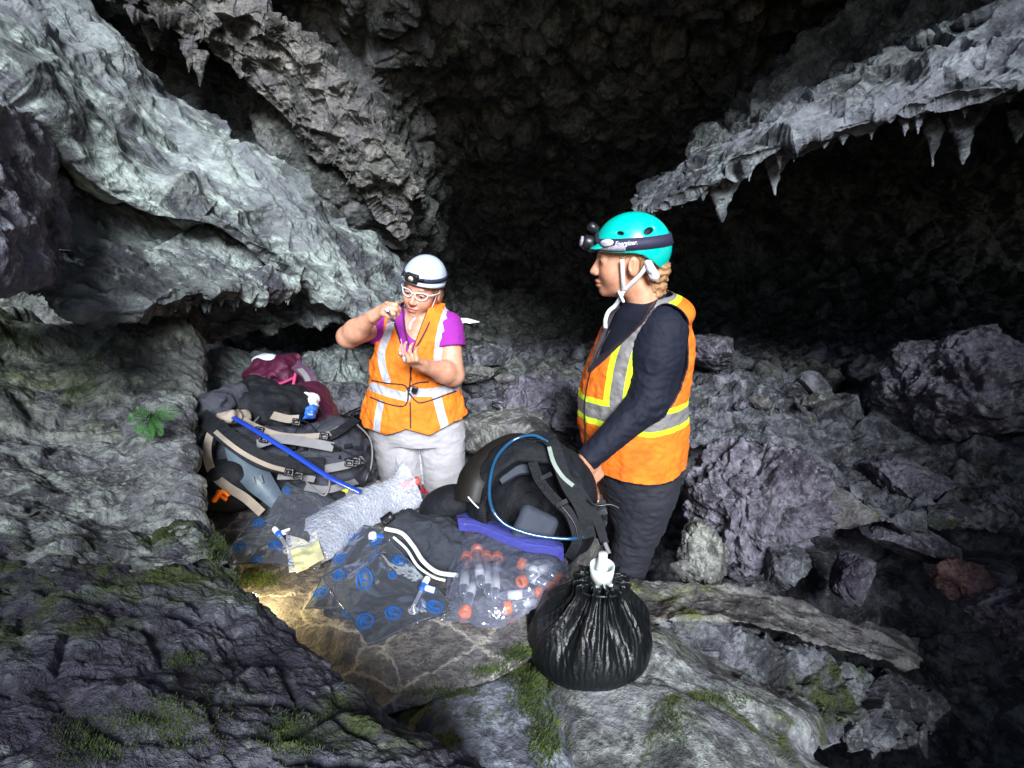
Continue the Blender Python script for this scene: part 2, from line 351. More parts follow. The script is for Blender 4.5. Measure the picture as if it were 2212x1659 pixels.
def disp(g, amp, sc, seed, cracks=.0, csc=1.5, stretch=None, rid=0.0, pits=0.0, psc=4.0):
    sh = g.shape; n = grid_normals(g).reshape(-1, 3); p = g.reshape(-1, 3).astype(np.float32); q = p * sc
    if stretch is not None: q = q @ np.asarray(stretch, np.float32)
    w = np.stack([noise(q * .7, seed + 50), noise(q * .7, seed + 51), noise(q * .7, seed + 52)], 1) * .6
    d = amp * (fbm(q + w, seed, 6, .52)) 
    if rid: d += rid * (ridged(q * 1.3 + w, seed + 9, 5, .5) - .5)
    if cracks:
        f1, f2, c = worley(p * csc + w * .5, seed + 20); e = np.clip((f2 - f1) / .22, 0, 1); d += cracks * (c - .5) * 1.2 * e - cracks * (1 - e) * .9
        f1, f2, c = worley(p * csc * 3.1 + w, seed + 21); e = np.clip((f2 - f1) / .25, 0, 1); d += cracks * .35 * ((c - .5) * e - (1 - e) * .6)
    if pits:
        for s_, a_ in ((psc, 1.0), (psc * 2.3, .45)):
            f1, f2, c = worley((q / sc) * s_ + w * .8, seed + 30); d -= pits * a_ * np.exp(-(f1 / .34) ** 2) * (c > .45)
    return (p + n * d[:, None]).reshape(sh)
def P2(q):
    if len(q) == 3: return P(*q)
    return PZ(q[0], q[1], q[3]) if q[2] == 'z' else np.array(q[:3], float)
def loft(name, net, nu, nv, mat, amp=.05, sc=2.0, seed=1, flip=False, post=None, **kw):
    A = np.array([[P2(q) for q in row] for row in net]); g = crm(A, nu); g = np.swapaxes(crm(np.swapaxes(g, 0, 1), nv), 0, 1)
    g = disp(g, amp, sc, seed, **kw)
    if post is not None: g = post(g)
    f = grid_faces(nu, nv); f = f[:, ::-1] if flip else f
    o = link(name, mesh_from(name, g.reshape(-1, 3), f), mat); o['kind'] = 'structure'; return o
def ST(d, k): return np.eye(3) - (1 - k) * np.outer(d, d)
# ---- ceiling, back wall and cave floor, one continuous skin (columns are px, rows are py)
cols = [-700, -250, 60, 350, 600, 800, 905, 990, 1150, 1350, 1600, 1900, 2250, 2900]
rows = {
 -700: [2.1, 2.2, 2.2, 2.1, 2.0, 1.9, 1.85, 1.8, 1.8, 1.85, 1.9, 2.0, 2.1, 2.2],
 -300: [2.4, 2.5, 2.5, 2.5, 2.4, 2.3, 2.3, 2.25, 2.2, 2.2, 2.3, 2.3, 2.4, 2.5],
 -60:  [2.8, 2.8, 2.8, 2.8, 2.8, 2.8, 2.85, 2.9, 2.9, 2.9, 3.0, 3.0, 2.9, 2.8],
 120:  [3.0, 3.0, 3.2, 3.6, 3.3, 3.2, 3.4, 3.5, 3.5, 3.6, 3.8, 4.0, 3.8, 3.4],
 280:  [3.2, 3.2, 3.4, 3.6, 3.15, 3.25, 3.8, 4.5, 4.5, 4.6, 4.8, 4.9, 4.8, 4.2],
 430:  [3.4, 3.4, 3.5, 3.5, 3.2, 3.3, 3.7, 5.6, 6.4, 6.6, 6.4, 6.2, 5.9, 5.5],
 600:  [3.4, 3.4, 3.5, 3.6, 3.6, 3.7, 4.4, 7.4, 8.0, 7.8, 7.2, 6.4, 5.8, 5.2],
 740:  [3.2, 3.2, 3.3, 3.4, 3.5, 4.0, 4.9, 6.4, 6.8, 6.4, 5.8, 5.2, 4.6, 4.2],
 830:  [2.9, 2.9, 2.9, 3.0, 3.1, 3.4, 3.8, 4.2, 4.4, 4.2, 3.9, 3.7, 3.4, 3.2],
 930:  [2.6, 2.6, 2.6, 2.8, 3.1, 3.3, 3.4, 3.4, 3.3, 3.1, 3.2, 3.1, 2.9, 2.8],
 1080: [2.4, 2.4, 2.4, 2.5, 2.7, 3.05, 3.1, 3.1, 3.0, 3.1, 3.0, 2.8, 2.6, 2.5],
 1250: [2.0, 2.0, 2.1, 2.1, 2.1, 2.15, 2.2, 2.4, 2.7, 2.8, 2.7, 2.6, 2.5, 2.4],
 1450: [1.8, 1.8, 1.8, 1.8, 1.8, 1.85, 1.9, 2.1, 2.3, 2.4, 2.5, 2.6, 2.6, 2.6],
 1750: [1.7, 1.7, 1.7, 1.7, 1.7, 1.7, 1.7, 1.75, 1.9, 2.1, 2.4, 2.6, 2.6, 2.6],
 2300: [1.5, 1.5, 1.5, 1.5, 1.5, 1.5, 1.5, 1.5, 1.5, 1.5, 1.6, 1.6, 1.6, 1.5]}
keys = sorted(rows)
def band(name, k0, k1, nv_rows, mat, **kw):
    ks = [k for k in keys if k0 <= k <= k1]; loft(name, [[(c, k, d) for c, d in zip(cols, rows[k])] for k in ks], nv_rows, 760, mat, **kw)
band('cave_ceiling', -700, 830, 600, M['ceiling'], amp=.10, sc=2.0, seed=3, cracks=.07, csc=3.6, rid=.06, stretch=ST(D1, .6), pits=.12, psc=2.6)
band('cave_floor', 740, 2300, 420, M['boulder'], amp=.12, sc=2.2, seed=4, cracks=.09, csc=3.0, rid=.02)
# ---- left wall: diagonal slabs.  each station: behind-top, crest, upper face, middle, lower face, lip, under, behind
def ledge(name, st, nu, nv, mat, **kw): return loft(name, st, nu, nv, mat, **kw)
def strip(top, bot, bulge=.12, back=.7, up=-30, roll=.06):
    """stations from crest and lip points (px,py,d) of the two long edges"""
    out = []
    for (x0, y0, d0), (x1, y1, d1) in zip(top, bot):
        L_ = lambda t, b: (x0 + (x1 - x0) * t, y0 + (y1 - y0) * t, d0 + (d1 - d0) * t - b)
        out.append([(x0 + 10, y0 - up * .3 + 10, d0 + back), (x0 + 2, y0 + 4, d0 + roll * 2.5), L_(0, -.01), L_(.07, roll * .6), L_(.35, bulge * .5), L_(.68, bulge * .75), L_(.93, bulge * .7), L_(1, roll * .5), (x1 - 4, y1 - 22, d1 + .14), (x1, y1 - 60, d1 + back * .8)])
    return out
loft('cave_wall', strip([(-300, -420, 1.5), (-60, -160, 1.75), (110, -40, 1.95), (255, 90, 2.1), (370, 225, 2.3), (520, 320, 2.5), (640, 400, 2.7), (760, 490, 2.9), (850, 555, 3.1), (885, 640, 3.2)],
                        [(-420, -30, 1.35), (-160, 90, 1.5), (40, 215, 1.65), (190, 400, 1.8), (330, 470, 1.95), (480, 500, 2.15), (590, 580, 2.35), (700, 650, 2.6), (800, 700, 2.8), (860, 735, 3.0)], bulge=.14, back=.9),
     900, 420, M['wall'], amp=.085, sc=2.6, seed=11, rid=.04, cracks=.03, csc=3.5, stretch=ST(D1, .55), pits=.07, psc=5)
loft('cave_ceiling', strip([(180, -260, 2.1), (330, -150, 2.3), (480, -40, 2.5), (620, 60, 2.7), (770, 200, 2.9), (850, 330, 3.05), (905, 420, 3.3)],
                         [(190, -20, 2.4), (300, 30, 2.5), (430, 75, 2.6), (540, 180, 2.85), (690, 320, 3.05), (800, 440, 3.2), (870, 520, 3.4)], bulge=.06, back=.5),
     640, 360, M['crust'], amp=.09, sc=3.2, seed=141, rid=.07, cracks=.05, csc=5, stretch=ST(D1, .7), pits=.10, psc=4)
loft('cave_wall', strip([(20, 240, 2.0), (190, 395, 2.05), (330, 455, 2.15), (450, 490, 2.3), (560, 540, 2.5), (650, 590, 2.65)],
                        [(60, 640, 1.72), (170, 690, 1.75), (280, 690, 1.85), (420, 640, 2.0), (540, 640, 2.2), (640, 625, 2.5)], bulge=.2, back=.6),
     620, 420, M['wall'], amp=.09, sc=3.0, seed=21, rid=.045, cracks=.035, csc=3.4, stretch=ST(D1, .65), pits=.08, psc=5)
loft('cave_wall', strip([(-500, 60, 1.0), (-200, 130, 1.15), (0, 200, 1.35), (80, 300, 1.5), (140, 420, 1.6), (150, 540, 1.65)],
                        [(-500, 640, .8), (-220, 640, .95), (-40, 620, 1.15), (50, 600, 1.3), (100, 590, 1.45), (130, 575, 1.6)], bulge=.16, back=.6),
     560, 380, M['wall2'], amp=.07, sc=3, seed=31, rid=.03, cracks=.03, csc=3)
loft('cave_wall', strip([(400, 650, 2.7), (520, 610, 2.8), (650, 590, 2.95), (780, 610, 3.1), (890, 650, 3.25)],
                        [(370, 740, 2.5), (520, 725, 2.6), (640, 705, 2.8), (760, 700, 2.95), (890, 720, 3.1)], bulge=.14, back=.5),
     560, 260, M['wall'], amp=.08, sc=3, seed=41, rid=.04, cracks=.04, csc=3)
loft('rock_ledge', strip([(300, 800, 2.45), (480, 780, 2.65), (620, 765, 2.85), (760, 755, 3.25), (900, 775, 3.5)],
                        [(300, 900, 2.2), (480, 900, 2.3), (620, 880, 2.6), (760, 890, 3.0), (900, 900, 3.3)], bulge=.1, back=.6),
     560, 260, M['wall'], amp=.07, sc=3.4, seed=51, rid=.03, cracks=.05, csc=3)
loft('cave_wall', strip([(-60, 640, 1.8), (90, 690, 1.9), (210, 700, 1.95), (320, 690, 2.05), (420, 650, 2.3), (450, 700, 2.5)],
                        [(-100, 1150, 1.05), (60, 1180, 1.1), (200, 1160, 1.2), (320, 1100, 1.35), (425, 1000, 1.65), (440, 960, 1.95)], bulge=.06, back=.6),
     560, 420, M['wall3'], amp=.09, sc=2.4, seed=61, rid=.03, cracks=.02, csc=2.4)
def sheet(rows_): return rows_
def curl(rows_):
    out = []
    for r in rows_:
        x, y, d = r[-1]; out.append(list(r) + [(x - 8, y + 14, d + .10), (x - 40, y + 60, d + .3), (x - 70, y + 130, d + .55)])
    return out
G_ROWS = curl([
 [(-500, 800, 1.5), (0, 830, 1.7), (180, 850, 1.75), (330, 850, 1.78), (405, 850, 1.8)],
 [(-400, 900, 1.3), (0, 930, 1.42), (200, 980, 1.46), (345, 940, 1.5), (418, 930, 1.56)],
 [(-400, 1040, 1.05), (0, 1060, 1.15), (200, 1080, 1.25), (350, 1050, 1.32), (424, 1010, 1.4)],
 [(-400, 1180, .88), (0, 1170, .98), (200, 1170, 1.08), (360, 1140, 1.16), (430, 1110, 1.26)],
 [(-400, 1300, .75), (0, 1270, .82), (220, 1250, .92), (400, 1220, 1.02), (498, 1225, 1.1)],
 [(-400, 1450, .65), (50, 1400, .68), (280, 1390, .76), (470, 1360, .86), (590, 1350, .95)],
 [(-400, 1600, .55), (50, 1530, .6), (320, 1510, .66), (560, 1500, .74), (745, 1500, .84)],
 [(-400, 1800, .5), (50, 1700, .52), (380, 1660, .58), (680, 1630, .66), (955, 1625, .76)],
 [(-400, 2000, .45), (50, 1900, .48), (400, 1860, .52), (780, 1800, .6), (1080, 1730, .7)]])
loft('rock_outcrop', G_ROWS[:5], 420, 520, M['lich'], amp=.034, sc=5, seed=71, rid=.012, cracks=.012, csc=8, pits=.012, psc=9)
loft('rock_outcrop', G_ROWS[3:], 460, 640, M['purple'], amp=.026, sc=6, seed=73, rid=.009, cracks=.010, csc=11)
# the stone table: one flat veined slab, its near edge broken off square
loft('stone_slab', [
 [(250, 960, 'z', .66), (420, 930, 'z', .66), (700, 1000, 'z', .65), (900, 1062, 'z', .64), (1100, 1090, 'z', .63), (1260, 1110, 'z', .62), (1300, 1125, 'z', .57), (1310, 1160, 'z', .2)],
 [(330, 1150, 'z', .66), (470, 1120, 'z', .65), (700, 1130, 'z', .64), (900, 1150, 'z', .635), (1080, 1180, 'z', .63), (1220, 1200, 'z', .62), (1250, 1210, 'z', .57), (1260, 1250, 'z', .2)],
 [(430, 1300, 'z', .65), (560, 1290, 'z', .64), (760, 1290, 'z', .635), (900, 1290, 'z', .63), (1040, 1290, 'z', .625), (1135, 1290, 'z', .62), (1150, 1295, 'z', .57), (1160, 1330, 'z', .2)],
 [(640, 1480, 'z', .64), (740, 1480, 'z', .635), (840, 1470, 'z', .63), (940, 1440, 'z', .625), (1040, 1415, 'z', .62), (1125, 1385, 'z', .615), (1150, 1385, 'z', .57), (1160, 1410, 'z', .2)],
 [(700, 1560, 'z', .62), (790, 1550, 'z', .625), (880, 1525, 'z', .625), (960, 1498, 'z', .62), (1060, 1465, 'z', .615), (1140, 1415, 'z', .61), (1160, 1410, 'z', .56), (1170, 1420, 'z', .2)],
 [(700, 1570, 'z', .52), (790, 1560, 'z', .55), (880, 1535, 'z', .56), (965, 1508, 'z', .56), (1065, 1474, 'z', .56), (1142, 1424, 'z', .56), (1165, 1418, 'z', .5), (1175, 1425, 'z', .2)],
 [(700, 1600, 'z', .2), (790, 1590, 'z', .2), (880, 1565, 'z', .2), (965, 1540, 'z', .2), (1065, 1500, 'z', .2), (1142, 1450, 'z', .2), (1165, 1440, 'z', .2), (1175, 1440, 'z', .19)]],
 420, 520, M['slab'], amp=.008, sc=5, seed=81, cracks=.003, csc=6)
loft('rock_outcrop', [
 [(760, 1545, 'z', .5), (868, 1512, 'z', .56), (1000, 1462, 'z', .57), (1105, 1428, 'z', .57), (1160, 1440, 'z', .5), (1210, 1460, 'z', .3)],
 [(760, 1590, 'z', .57), (875, 1552, 'z', .622), (1000, 1502, 'z', .622), (1108, 1456, 'z', .61), (1165, 1460, 'z', .59), (1200, 1490, 'z', .45)],
 [(780, 1660, 'z', .6), (900, 1610, 'z', .62), (1020, 1570, 'z', .63), (1120, 1530, 'z', .62), (1190, 1540, 'z', .60), (1230, 1560, 'z', .45)],
 [(800, 1790, 'z', .62), (920, 1740, 'z', .64), (1040, 1700, 'z', .64), (1150, 1670, 'z', .63), (1230, 1680, 'z', .60), (1270, 1700, 'z', .45)],
 [(820, 2000, 'z', .62), (960, 1960, 'z', .64), (1080, 1930, 'z', .64), (1200, 1900, 'z', .63), (1260, 1900, 'z', .59), (1290, 1900, 'z', .35)]],
 320, 340, M['blue'], amp=.012, sc=4, seed=91, cracks=.007, csc=5, rid=.004)
loft('rock_outcrop', [
 [(1120, 1500, 'z', .1), (1200, 1440, 'z', .3), (1330, 1380, 'z', .3), (1420, 1350, 'z', .3), (1530, 1420, 'z', .2), (1660, 1480, 'z', .1), (1780, 1520, 'z', 0), (1850, 1600, 'z', -.1)],
 [(1135, 1520, 'z', .4), (1205, 1462, 'z', .55), (1330, 1400, 'z', .56), (1415, 1372, 'z', .56), (1510, 1440, 'z', .53), (1625, 1495, 'z', .5), (1735, 1548, 'z', .46), (1775, 1610, 'z', .36)],
 [(1165, 1560, 'z', .56), (1240, 1510, 'z', .59), (1340, 1480, 'z', .6), (1430, 1460, 'z', .59), (1520, 1490, 'z', .56), (1620, 1540, 'z', .54), (1710, 1590, 'z', .5), (1755, 1640, 'z', .42)],
 [(1210, 1660, 'z', .58), (1290, 1640, 'z', .6), (1390, 1620, 'z', .6), (1480, 1610, 'z', .6), (1570, 1620, 'z', .58), (1660, 1640, 'z', .55), (1750, 1670, 'z', .52), (1830, 1690, 'z', .44)],
 [(1260, 1850, 'z', .58), (1360, 1830, 'z', .6), (1460, 1810, 'z', .6), (1560, 1800, 'z', .6), (1680, 1800, 'z', .58), (1790, 1800, 'z', .55), (1880, 1800, 'z', .5), (1960, 1800, 'z', .4)],
 [(1300, 2100, 'z', .58), (1400, 2080, 'z', .6), (1500, 2060, 'z', .6), (1600, 2050, 'z', .6), (1740, 2050, 'z', .58), (1850, 2050, 'z', .55), (1960, 2050, 'z', .5), (2060, 2050, 'z', .4)]],
 420, 480, M['fore'], amp=.020, sc=3.6, seed=95, cracks=.011, csc=4.4, rid=.006)
# ---- right side: overhanging ridge and the slabs below it
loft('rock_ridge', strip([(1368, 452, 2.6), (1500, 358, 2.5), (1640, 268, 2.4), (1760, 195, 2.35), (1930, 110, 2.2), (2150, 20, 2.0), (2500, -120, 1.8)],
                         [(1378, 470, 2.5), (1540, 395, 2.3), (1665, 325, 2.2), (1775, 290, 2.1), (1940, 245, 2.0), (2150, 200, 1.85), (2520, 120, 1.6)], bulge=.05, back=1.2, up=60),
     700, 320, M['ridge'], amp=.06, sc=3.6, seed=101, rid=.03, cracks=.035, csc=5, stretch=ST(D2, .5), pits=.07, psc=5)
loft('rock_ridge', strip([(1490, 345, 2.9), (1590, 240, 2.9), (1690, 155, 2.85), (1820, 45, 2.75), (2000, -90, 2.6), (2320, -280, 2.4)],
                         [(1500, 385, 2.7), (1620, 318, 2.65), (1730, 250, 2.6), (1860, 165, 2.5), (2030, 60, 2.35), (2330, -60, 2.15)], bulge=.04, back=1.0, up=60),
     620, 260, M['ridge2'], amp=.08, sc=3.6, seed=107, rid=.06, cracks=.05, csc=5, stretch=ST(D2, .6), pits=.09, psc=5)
loft('rock_ledge', strip([(1340, 1255, 2.0), (1500, 1262, 1.98), (1650, 1285, 1.98), (1800, 1335, 1.98), (1900, 1380, 1.98), (1990, 1425, 2.0)],
                         [(1340, 1350, 1.72), (1500, 1335, 1.74), (1650, 1350, 1.75), (1800, 1395, 1.8), (1900, 1420, 1.85), (1985, 1440, 1.95)], bulge=.0, back=.4, roll=.02),
     520, 240, M['tan'], amp=.03, sc=4, seed=111, rid=.015, cracks=.012, csc=4)
loft('rock_ledge', strip([(1380, 1360, 1.75), (1500, 1350, 1.75), (1650, 1390, 1.78), (1800, 1440, 1.8), (1920, 1480, 1.82), (2040, 1530, 1.85)],
                         [(1380, 1480, 1.5), (1500, 1500, 1.5), (1650, 1530, 1.52), (1780, 1570, 1.55), (1880, 1600, 1.6), (2000, 1600, 1.7)], bulge=.0, back=.4, roll=.02),
     520, 280, M['boulder'], amp=.05, sc=4, seed=121, rid=.03, cracks=.05, csc=5)
loft('rock_ledge', strip([(1460, 850, 3.3), (1580, 815, 3.3), (1680, 850, 3.2), (1780, 940, 3.0), (1900, 1000, 2.9), (2060, 1010, 2.8), (2300, 1000, 2.7)],
                         [(1460, 960, 2.8), (1580, 960, 2.8), (1680, 990, 2.7), (1780, 1060, 2.5), (1900, 1120, 2.4), (2060, 1120, 2.4), (2300, 1120, 2.3)], bulge=.02, back=.5, roll=.03),
     620, 280, M['boulder'], amp=.06, sc=3, seed=131, rid=.04, cracks=.05, csc=4)
# ---- loose rocks
def rock(name, px, py, d, hw, hh, dep, tilt, seed, mat, label, ang=.45, n=150, rough_=.085, frill=0, cat='boulder', group=None):
    """closed boulder: a superellipsoid cut by random planes, then broken up with noise; hw, hh in photo pixels at distance d"""
    c = P(px, py, d); k = d / F; r = np.array([hw * k, dep, hh * k]); R = rot(-12, tilt, 0)
    th = np.linspace(0, 2 * np.pi, n * 2, endpoint=False); ph = np.linspace(.001, np.pi - .001, n); T, H = np.meshgrid(th, ph, indexing='ij')
    v = np.stack([np.cos(T) * np.sin(H), np.sin(T) * np.sin(H), np.cos(H)], -1).reshape(-1, 3); rr = random.Random(seed)
    s = np.ones(len(v)) * 1.12
    for _ in range(13):
        nn = np.array([rr.gauss(0, 1) for _ in range(3)]); nn /= np.linalg.norm(nn); dd = rr.uniform(.60, .96); dt = v @ nn
        s = np.minimum(s, np.where(dt > .05, dd / np.maximum(dt, .05), 9) * ang + s * (1 - ang) if False else np.where(dt > .05, np.minimum(s, dd / np.maximum(dt, .05)), s))
    s = s * (.5 + ang) + (1 - .5 - ang) * 1.0 if ang < .5 else s
    p = v * s[:, None] * r; m = r.mean()
    q = (p / m * 1.3 + seed * 3.1).astype(np.float32); w_ = np.stack([noise(q, seed), noise(q, seed + 1), noise(q, seed + 2)], 1)
    f1, f2, cc = worley(q * 1.6 + w_, seed + 3); e = np.clip((f2 - f1) / .2, 0, 1)
    dsp = m * (rough_ * 1.6 * fbm(q + w_, seed, 6, .55) + rough_ * .7 * ((cc - .5) * e - (1 - e) * .6) + rough_ * .4 * ridged(q * 2.5, seed + 4, 3))
    if frill: dsp += m * frill * np.clip(ridged(q * np.array([2.2, 2.2, .5]), seed + 8, 3) - .4, 0, 1) * np.clip(v[:, 2] + .3, 0, 1)
    p = p + v * dsp[:, None]; p = p @ R.T + c
    o = link(name, mesh_from(name, p, grid_faces(n * 2, n, True, False)), mat)
    return tag(o, label, cat, group)
G = 'boulders strewn over the cave floor'
rock('boulder', 1618, 1112, 2.35, 108, 122, .20, 25, 3, M['boulderp'], 'big purple grey boulder with frilled top, behind the woman in the teal helmet', frill=.35, n=300, rough_=.2, group=G)
rock('boulder', 1700, 1215, 2.2, 52, 48, .10, 10, 5, M['boulder'], 'knobbly pale rock with a moss spot at the foot of the big frilled boulder', group=G)
rock('boulder', 1514, 1200, 2.15, 62, 68, .11, -20, 7, M['pale'], 'small pale jagged boulder beside the black trousers', group=G, n=180, rough_=.1)
rock('boulder', 1845, 1240, 2.3, 42, 62, .10, 10, 9, M['boulderp'], 'upright purple block standing alone in the dark hollow', group=G)
rock('boulder', 2085, 1262, 2.3, 95, 46, .13, 38, 11, M['red'], 'reddish pitted rock leaning at the far right', group=G, rough_=.1)
rock('boulder', 1960, 1165, 2.5, 110, 36, .16, 22, 13, M['boulderp'], 'dim slanting slab of rock just above the reddish one', group=G, rough_=.07)
rock('boulder', 1790, 1095, 2.55, 130, 50, .22, 8, 15, M['tan'], 'flat grey brown rock resting right of the big frilled boulder', group=G, rough_=.06, n=200)
rock('boulder', 2060, 850, 3.1, 150, 110, .4, -15, 17, M['boulderp'], 'large dark blocky boulder in the shade below the ridge', group=G, rough_=.14, n=200)
rock('boulder', 1125, 945, 2.95, 125, 60, .3, 6, 19, M['pale'], 'broad smooth pale boulder between the two women', group=G, rough_=.05, n=200)
rock('boulder', 1150, 862, 3.1, 85, 48, .2, -10, 23, M['boulderp'], 'rough purple grey rock behind the smooth pale boulder', group=G, rough_=.2)
rock('boulder', 1225, 905, 2.9, 50, 62, .2, 0, 29, M['boulder'], 'grey rock just behind the elbow side of the black backpack', group=G, rough_=.2)
rock('boulder', 1022, 808, 3.1, 40, 22, .12, -6, 31, M['pale'], 'small square pale rock behind the kneeling woman', group=G, rough_=.07)
rock('boulder', 1060, 770, 3.9, 60, 26, .2, -16, 33, M['boulder'], 'dim slanting rock at the mouth of the dark passage', group=G)
rock('boulder', 1530, 760, 4.0, 70, 34, .25, 10, 37, M['boulderp'], 'dim rock in the dark behind the back of the standing woman', group=G)
rock('boulder', 725, 865, 3.0, 90, 40, .25, 5, 39, M['boulder'], 'flat grey rock between the maroon pack and the kneeling woman', group=G, rough_=.1)
for a in [(2240, 1110, 2.4, 90, 60, .2, 10, 41, 'dark rock cut off by the right edge of the view'), (1960, 1040, 2.7, 90, 34, .2, 4, 43, 'low dark rock under the large shaded boulder'), (2190, 1330, 2.1, 80, 60, .16, 30, 45, 'dark slanting rock below and right of the reddish one'), (1570, 1290, 1.9, 0, 0, 0, 0, 0, '')]:
    if a[3]: rock('boulder', *a[:8], M['boulderp'], a[8], group=G, rough_=.13)
rr_ = random.Random(21)
for k in range(13):
    x, y, d_ = [(rr_.uniform(1000, 1245), rr_.uniform(800, 905), 3.2), (rr_.uniform(1480, 1800), rr_.uniform(800, 930), 3.1), (rr_.uniform(1450, 1980), rr_.uniform(1180, 1330), 2.1)][k % 3]
    d_ -= .6 * (y - 850) / 450 if k % 3 < 2 else 0; hw = rr_.uniform(14, 34)
    rock('rubble_stone', x, y, d_, hw, hw * rr_.uniform(.45, .8), hw / F * d_ * .9, rr_.uniform(-35, 35), 60 + k, M[('boulder', 'boulderp', 'pale', 'tan')[k % 4]], 'small angular rubble stone lying among the boulders', n=48, rough_=.07, group='small rubble stones on the cave floor', cat='stone')
# hanging lobes and stalactites
def stalactite(px, py, d, w, h, seed, label, lean=0, mat='ridge'):
    top = P(px, py, d); tip = P(px + lean, py + h, d); k = d / F; n, s = 60, 40; t = np.linspace(0, 1, n); rr = w * k * (.75 * (1 - t) ** 1.25 + .25 * (1 - t) ** .6) + .0015
    c = top * (1 - t)[:, None] + tip * t[:, None]; a = np.linspace(0, 2 * np.pi, s, endpoint=False)
    g = c[:, None, :] + (rr[:, None, None] * (np.cos(a)[None, :, None] * np.array([1, 0, 0]) + .8 * np.sin(a)[None, :, None] * np.array([0, 1, 0])))
    p = g.reshape(-1, 3); m = w * k; q = p / m * .8 + seed; dd = m * .55 * fbm((q * 1.1).astype(np.float32), seed, 4, .5) * np.repeat(np.clip(1.2 - t, .15, 1), s)
    nr = (p - np.repeat(c, s, 0)); nr /= np.linalg.norm(nr, axis=1, keepdims=True) + 1e-9; p = p + nr * dd[:, None]
    o = link('stalactite', mesh_from('stalactite', p, grid_faces(n, s, False, True)), M[mat]); tag(o, label, 'stalactite', 'stalactites hanging in the cave')
stalactite(1560, 375, 2.38, 42, 105, 3, 'fat pale lobe hanging under the low end of the right ridge')
stalactite(1500, 365, 2.45, 24, 60, 5, 'short lobe right above the teal helmet side of the ridge')
stalactite(1668, 330, 2.3, 28, 92, 7, 'bluish lobe hanging from the middle of the right ridge', 6)
stalactite(2085, 215, 2.0, 44, 140, 9, 'largest pointed stalactite in the cluster at upper right', -6)
stalactite(2018, 220, 2.05, 30, 140, 11, 'thin pointed stalactite left of the largest one at upper right', -4)
stalactite(1970, 215, 2.1, 34, 70, 13, 'crusty stub left of the pointed stalactites at upper right')
for x, y, h, w_, s, l in ((1765, 290, 34, 15, 61, 'tiny drip under the middle of the right ridge, left of a tiny twin'), (1800, 285, 28, 13, 63, 'tiny drip under the middle of the right ridge, right of its twin'), (1880, 255, 46, 20, 65, 'small drip hanging between the middle and the upper right cluster'), (1612, 345, 40, 18, 67, 'small drip between the fat pale lobe and the bluish lobe')): stalactite(x, y, 2.2, w_, h, s, l)
stalactite(2205, 240, 2.0, 26, 70, 15, 'stalactite cut by the right edge of the view', -10)
for x, y, h, w_, s, l in ((408, 88, 70, 20, 51, 'tooth hanging above the upper left slab, left of a pair'), (432, 110, 78, 18, 53, 'tooth hanging above the upper left slab, right of a pair'), (330, 60, 50, 22, 55, 'blunt lump hanging from the ceiling at upper left')): stalactite(x, y, 2.62, w_, h, s, l, mat='crust')
for i, (x, y, h, w_, s, l) in enumerate([(505, 618, 55, 16, 1, 'sharp tooth hanging at the centre of the left wall lobe'), (478, 622, 40, 13, 2, 'blunt tooth next left of the sharp one on the left wall'), (535, 615, 45, 12, 4, 'tooth next right of the sharp one on the left wall'), (425, 628, 34, 18, 6, 'broad stub left of the teeth on the left wall'), (585, 592, 36, 14, 8, 'tooth hanging at the right end of the left wall lobe')]):
    stalactite(x, y, 2.12 + .002 * (x - 480), w_, h, s + 20, l, mat='wall')
rs_ = random.Random(9)
for k in range(16):
    t_ = (k + rs_.random()) / 16; x, y, d_ = [float(np.interp(t_, [0, .35, .7, 1], c_)) for c_ in ((200, 380, 540, 640), (672, 640, 630, 612), (1.82, 1.98, 2.2, 2.45))]
    stalactite(x, y + 10, d_ - .03, rs_.uniform(7, 13), rs_.uniform(16, 36), 80 + k, 'small drip tooth in the fringe under the left wall', mat='wall')
for k in range(14):
    t_ = (k + rs_.random()) / 14; x, y, d_ = [float(np.interp(t_, [0, .3, .6, 1], c_)) for c_ in ((1400, 1600, 1800, 2180), (450, 352, 280, 190), (2.5, 2.3, 2.15, 1.88))]
    stalactite(x, y + 14, d_ - .04, rs_.uniform(7, 15), rs_.uniform(18, 42), 110 + k, 'small drip fringing the underside of the right ridge')
# ---- unseen blockers added around the camera, shaped to cut the daylight to a patch
def mouth(name, net, nu, nv, seed): 
    A = np.array(net, float); g = crm(A, nu); g = np.swapaxes(crm(np.swapaxes(g, 0, 1), nv), 0, 1); g = disp(g, .15, 1.2, seed, rid=.05)
    tag(link(name, mesh_from(name, g.reshape(-1, 3), grid_faces(nu, nv)), M['ceiling']), kind='structure')
mouth('cave_wall', [[(1.25, -1.0, -1.5), (2.1, -.9, -1.5), (3.5, -.6, -1.5), (7, 2, -1.5)], [(1.15, -1.0, 0.6), (2.1, -.9, .6), (3.5, -.6, .6), (7, 2, .6)], [(1.32, -1.0, 1.5), (2.2, -.9, 1.5), (3.6, -.6, 1.5), (7, 2, 1.5)], [(2.0, -1.0, 2.5), (2.5, -.9, 2.6), (3.8, -.6, 2.7), (7, 2, 2.7)], [(2.7, -1, 3.4), (3.2, -.9, 4.6), (4.2, -.6, 5.5), (7, 2, 5.6)]], 60, 60, 201)  # blocker added out of view to darken the right side
mouth('cave_wall', [[(-.22, -.6, -1.5), (-1.3, -.4, -1.5), (-3, .3, -1.5), (-5, 2, -1.5)], [(-.20, -.6, .6), (-1.3, -.4, .6), (-3, .3, .6), (-5, 2, .6)], [(-.24, -.6, 1.78), (-1.3, -.4, 1.7), (-3, .3, 1.6), (-5, 2, 1.7)], [(-.6, -.6, 1.98), (-1.3, -.4, 1.95), (-3, .3, 2.1), (-5, 2, 2.2)]], 60, 60, 203)  # unseen blocker added to shade the lower left foreground
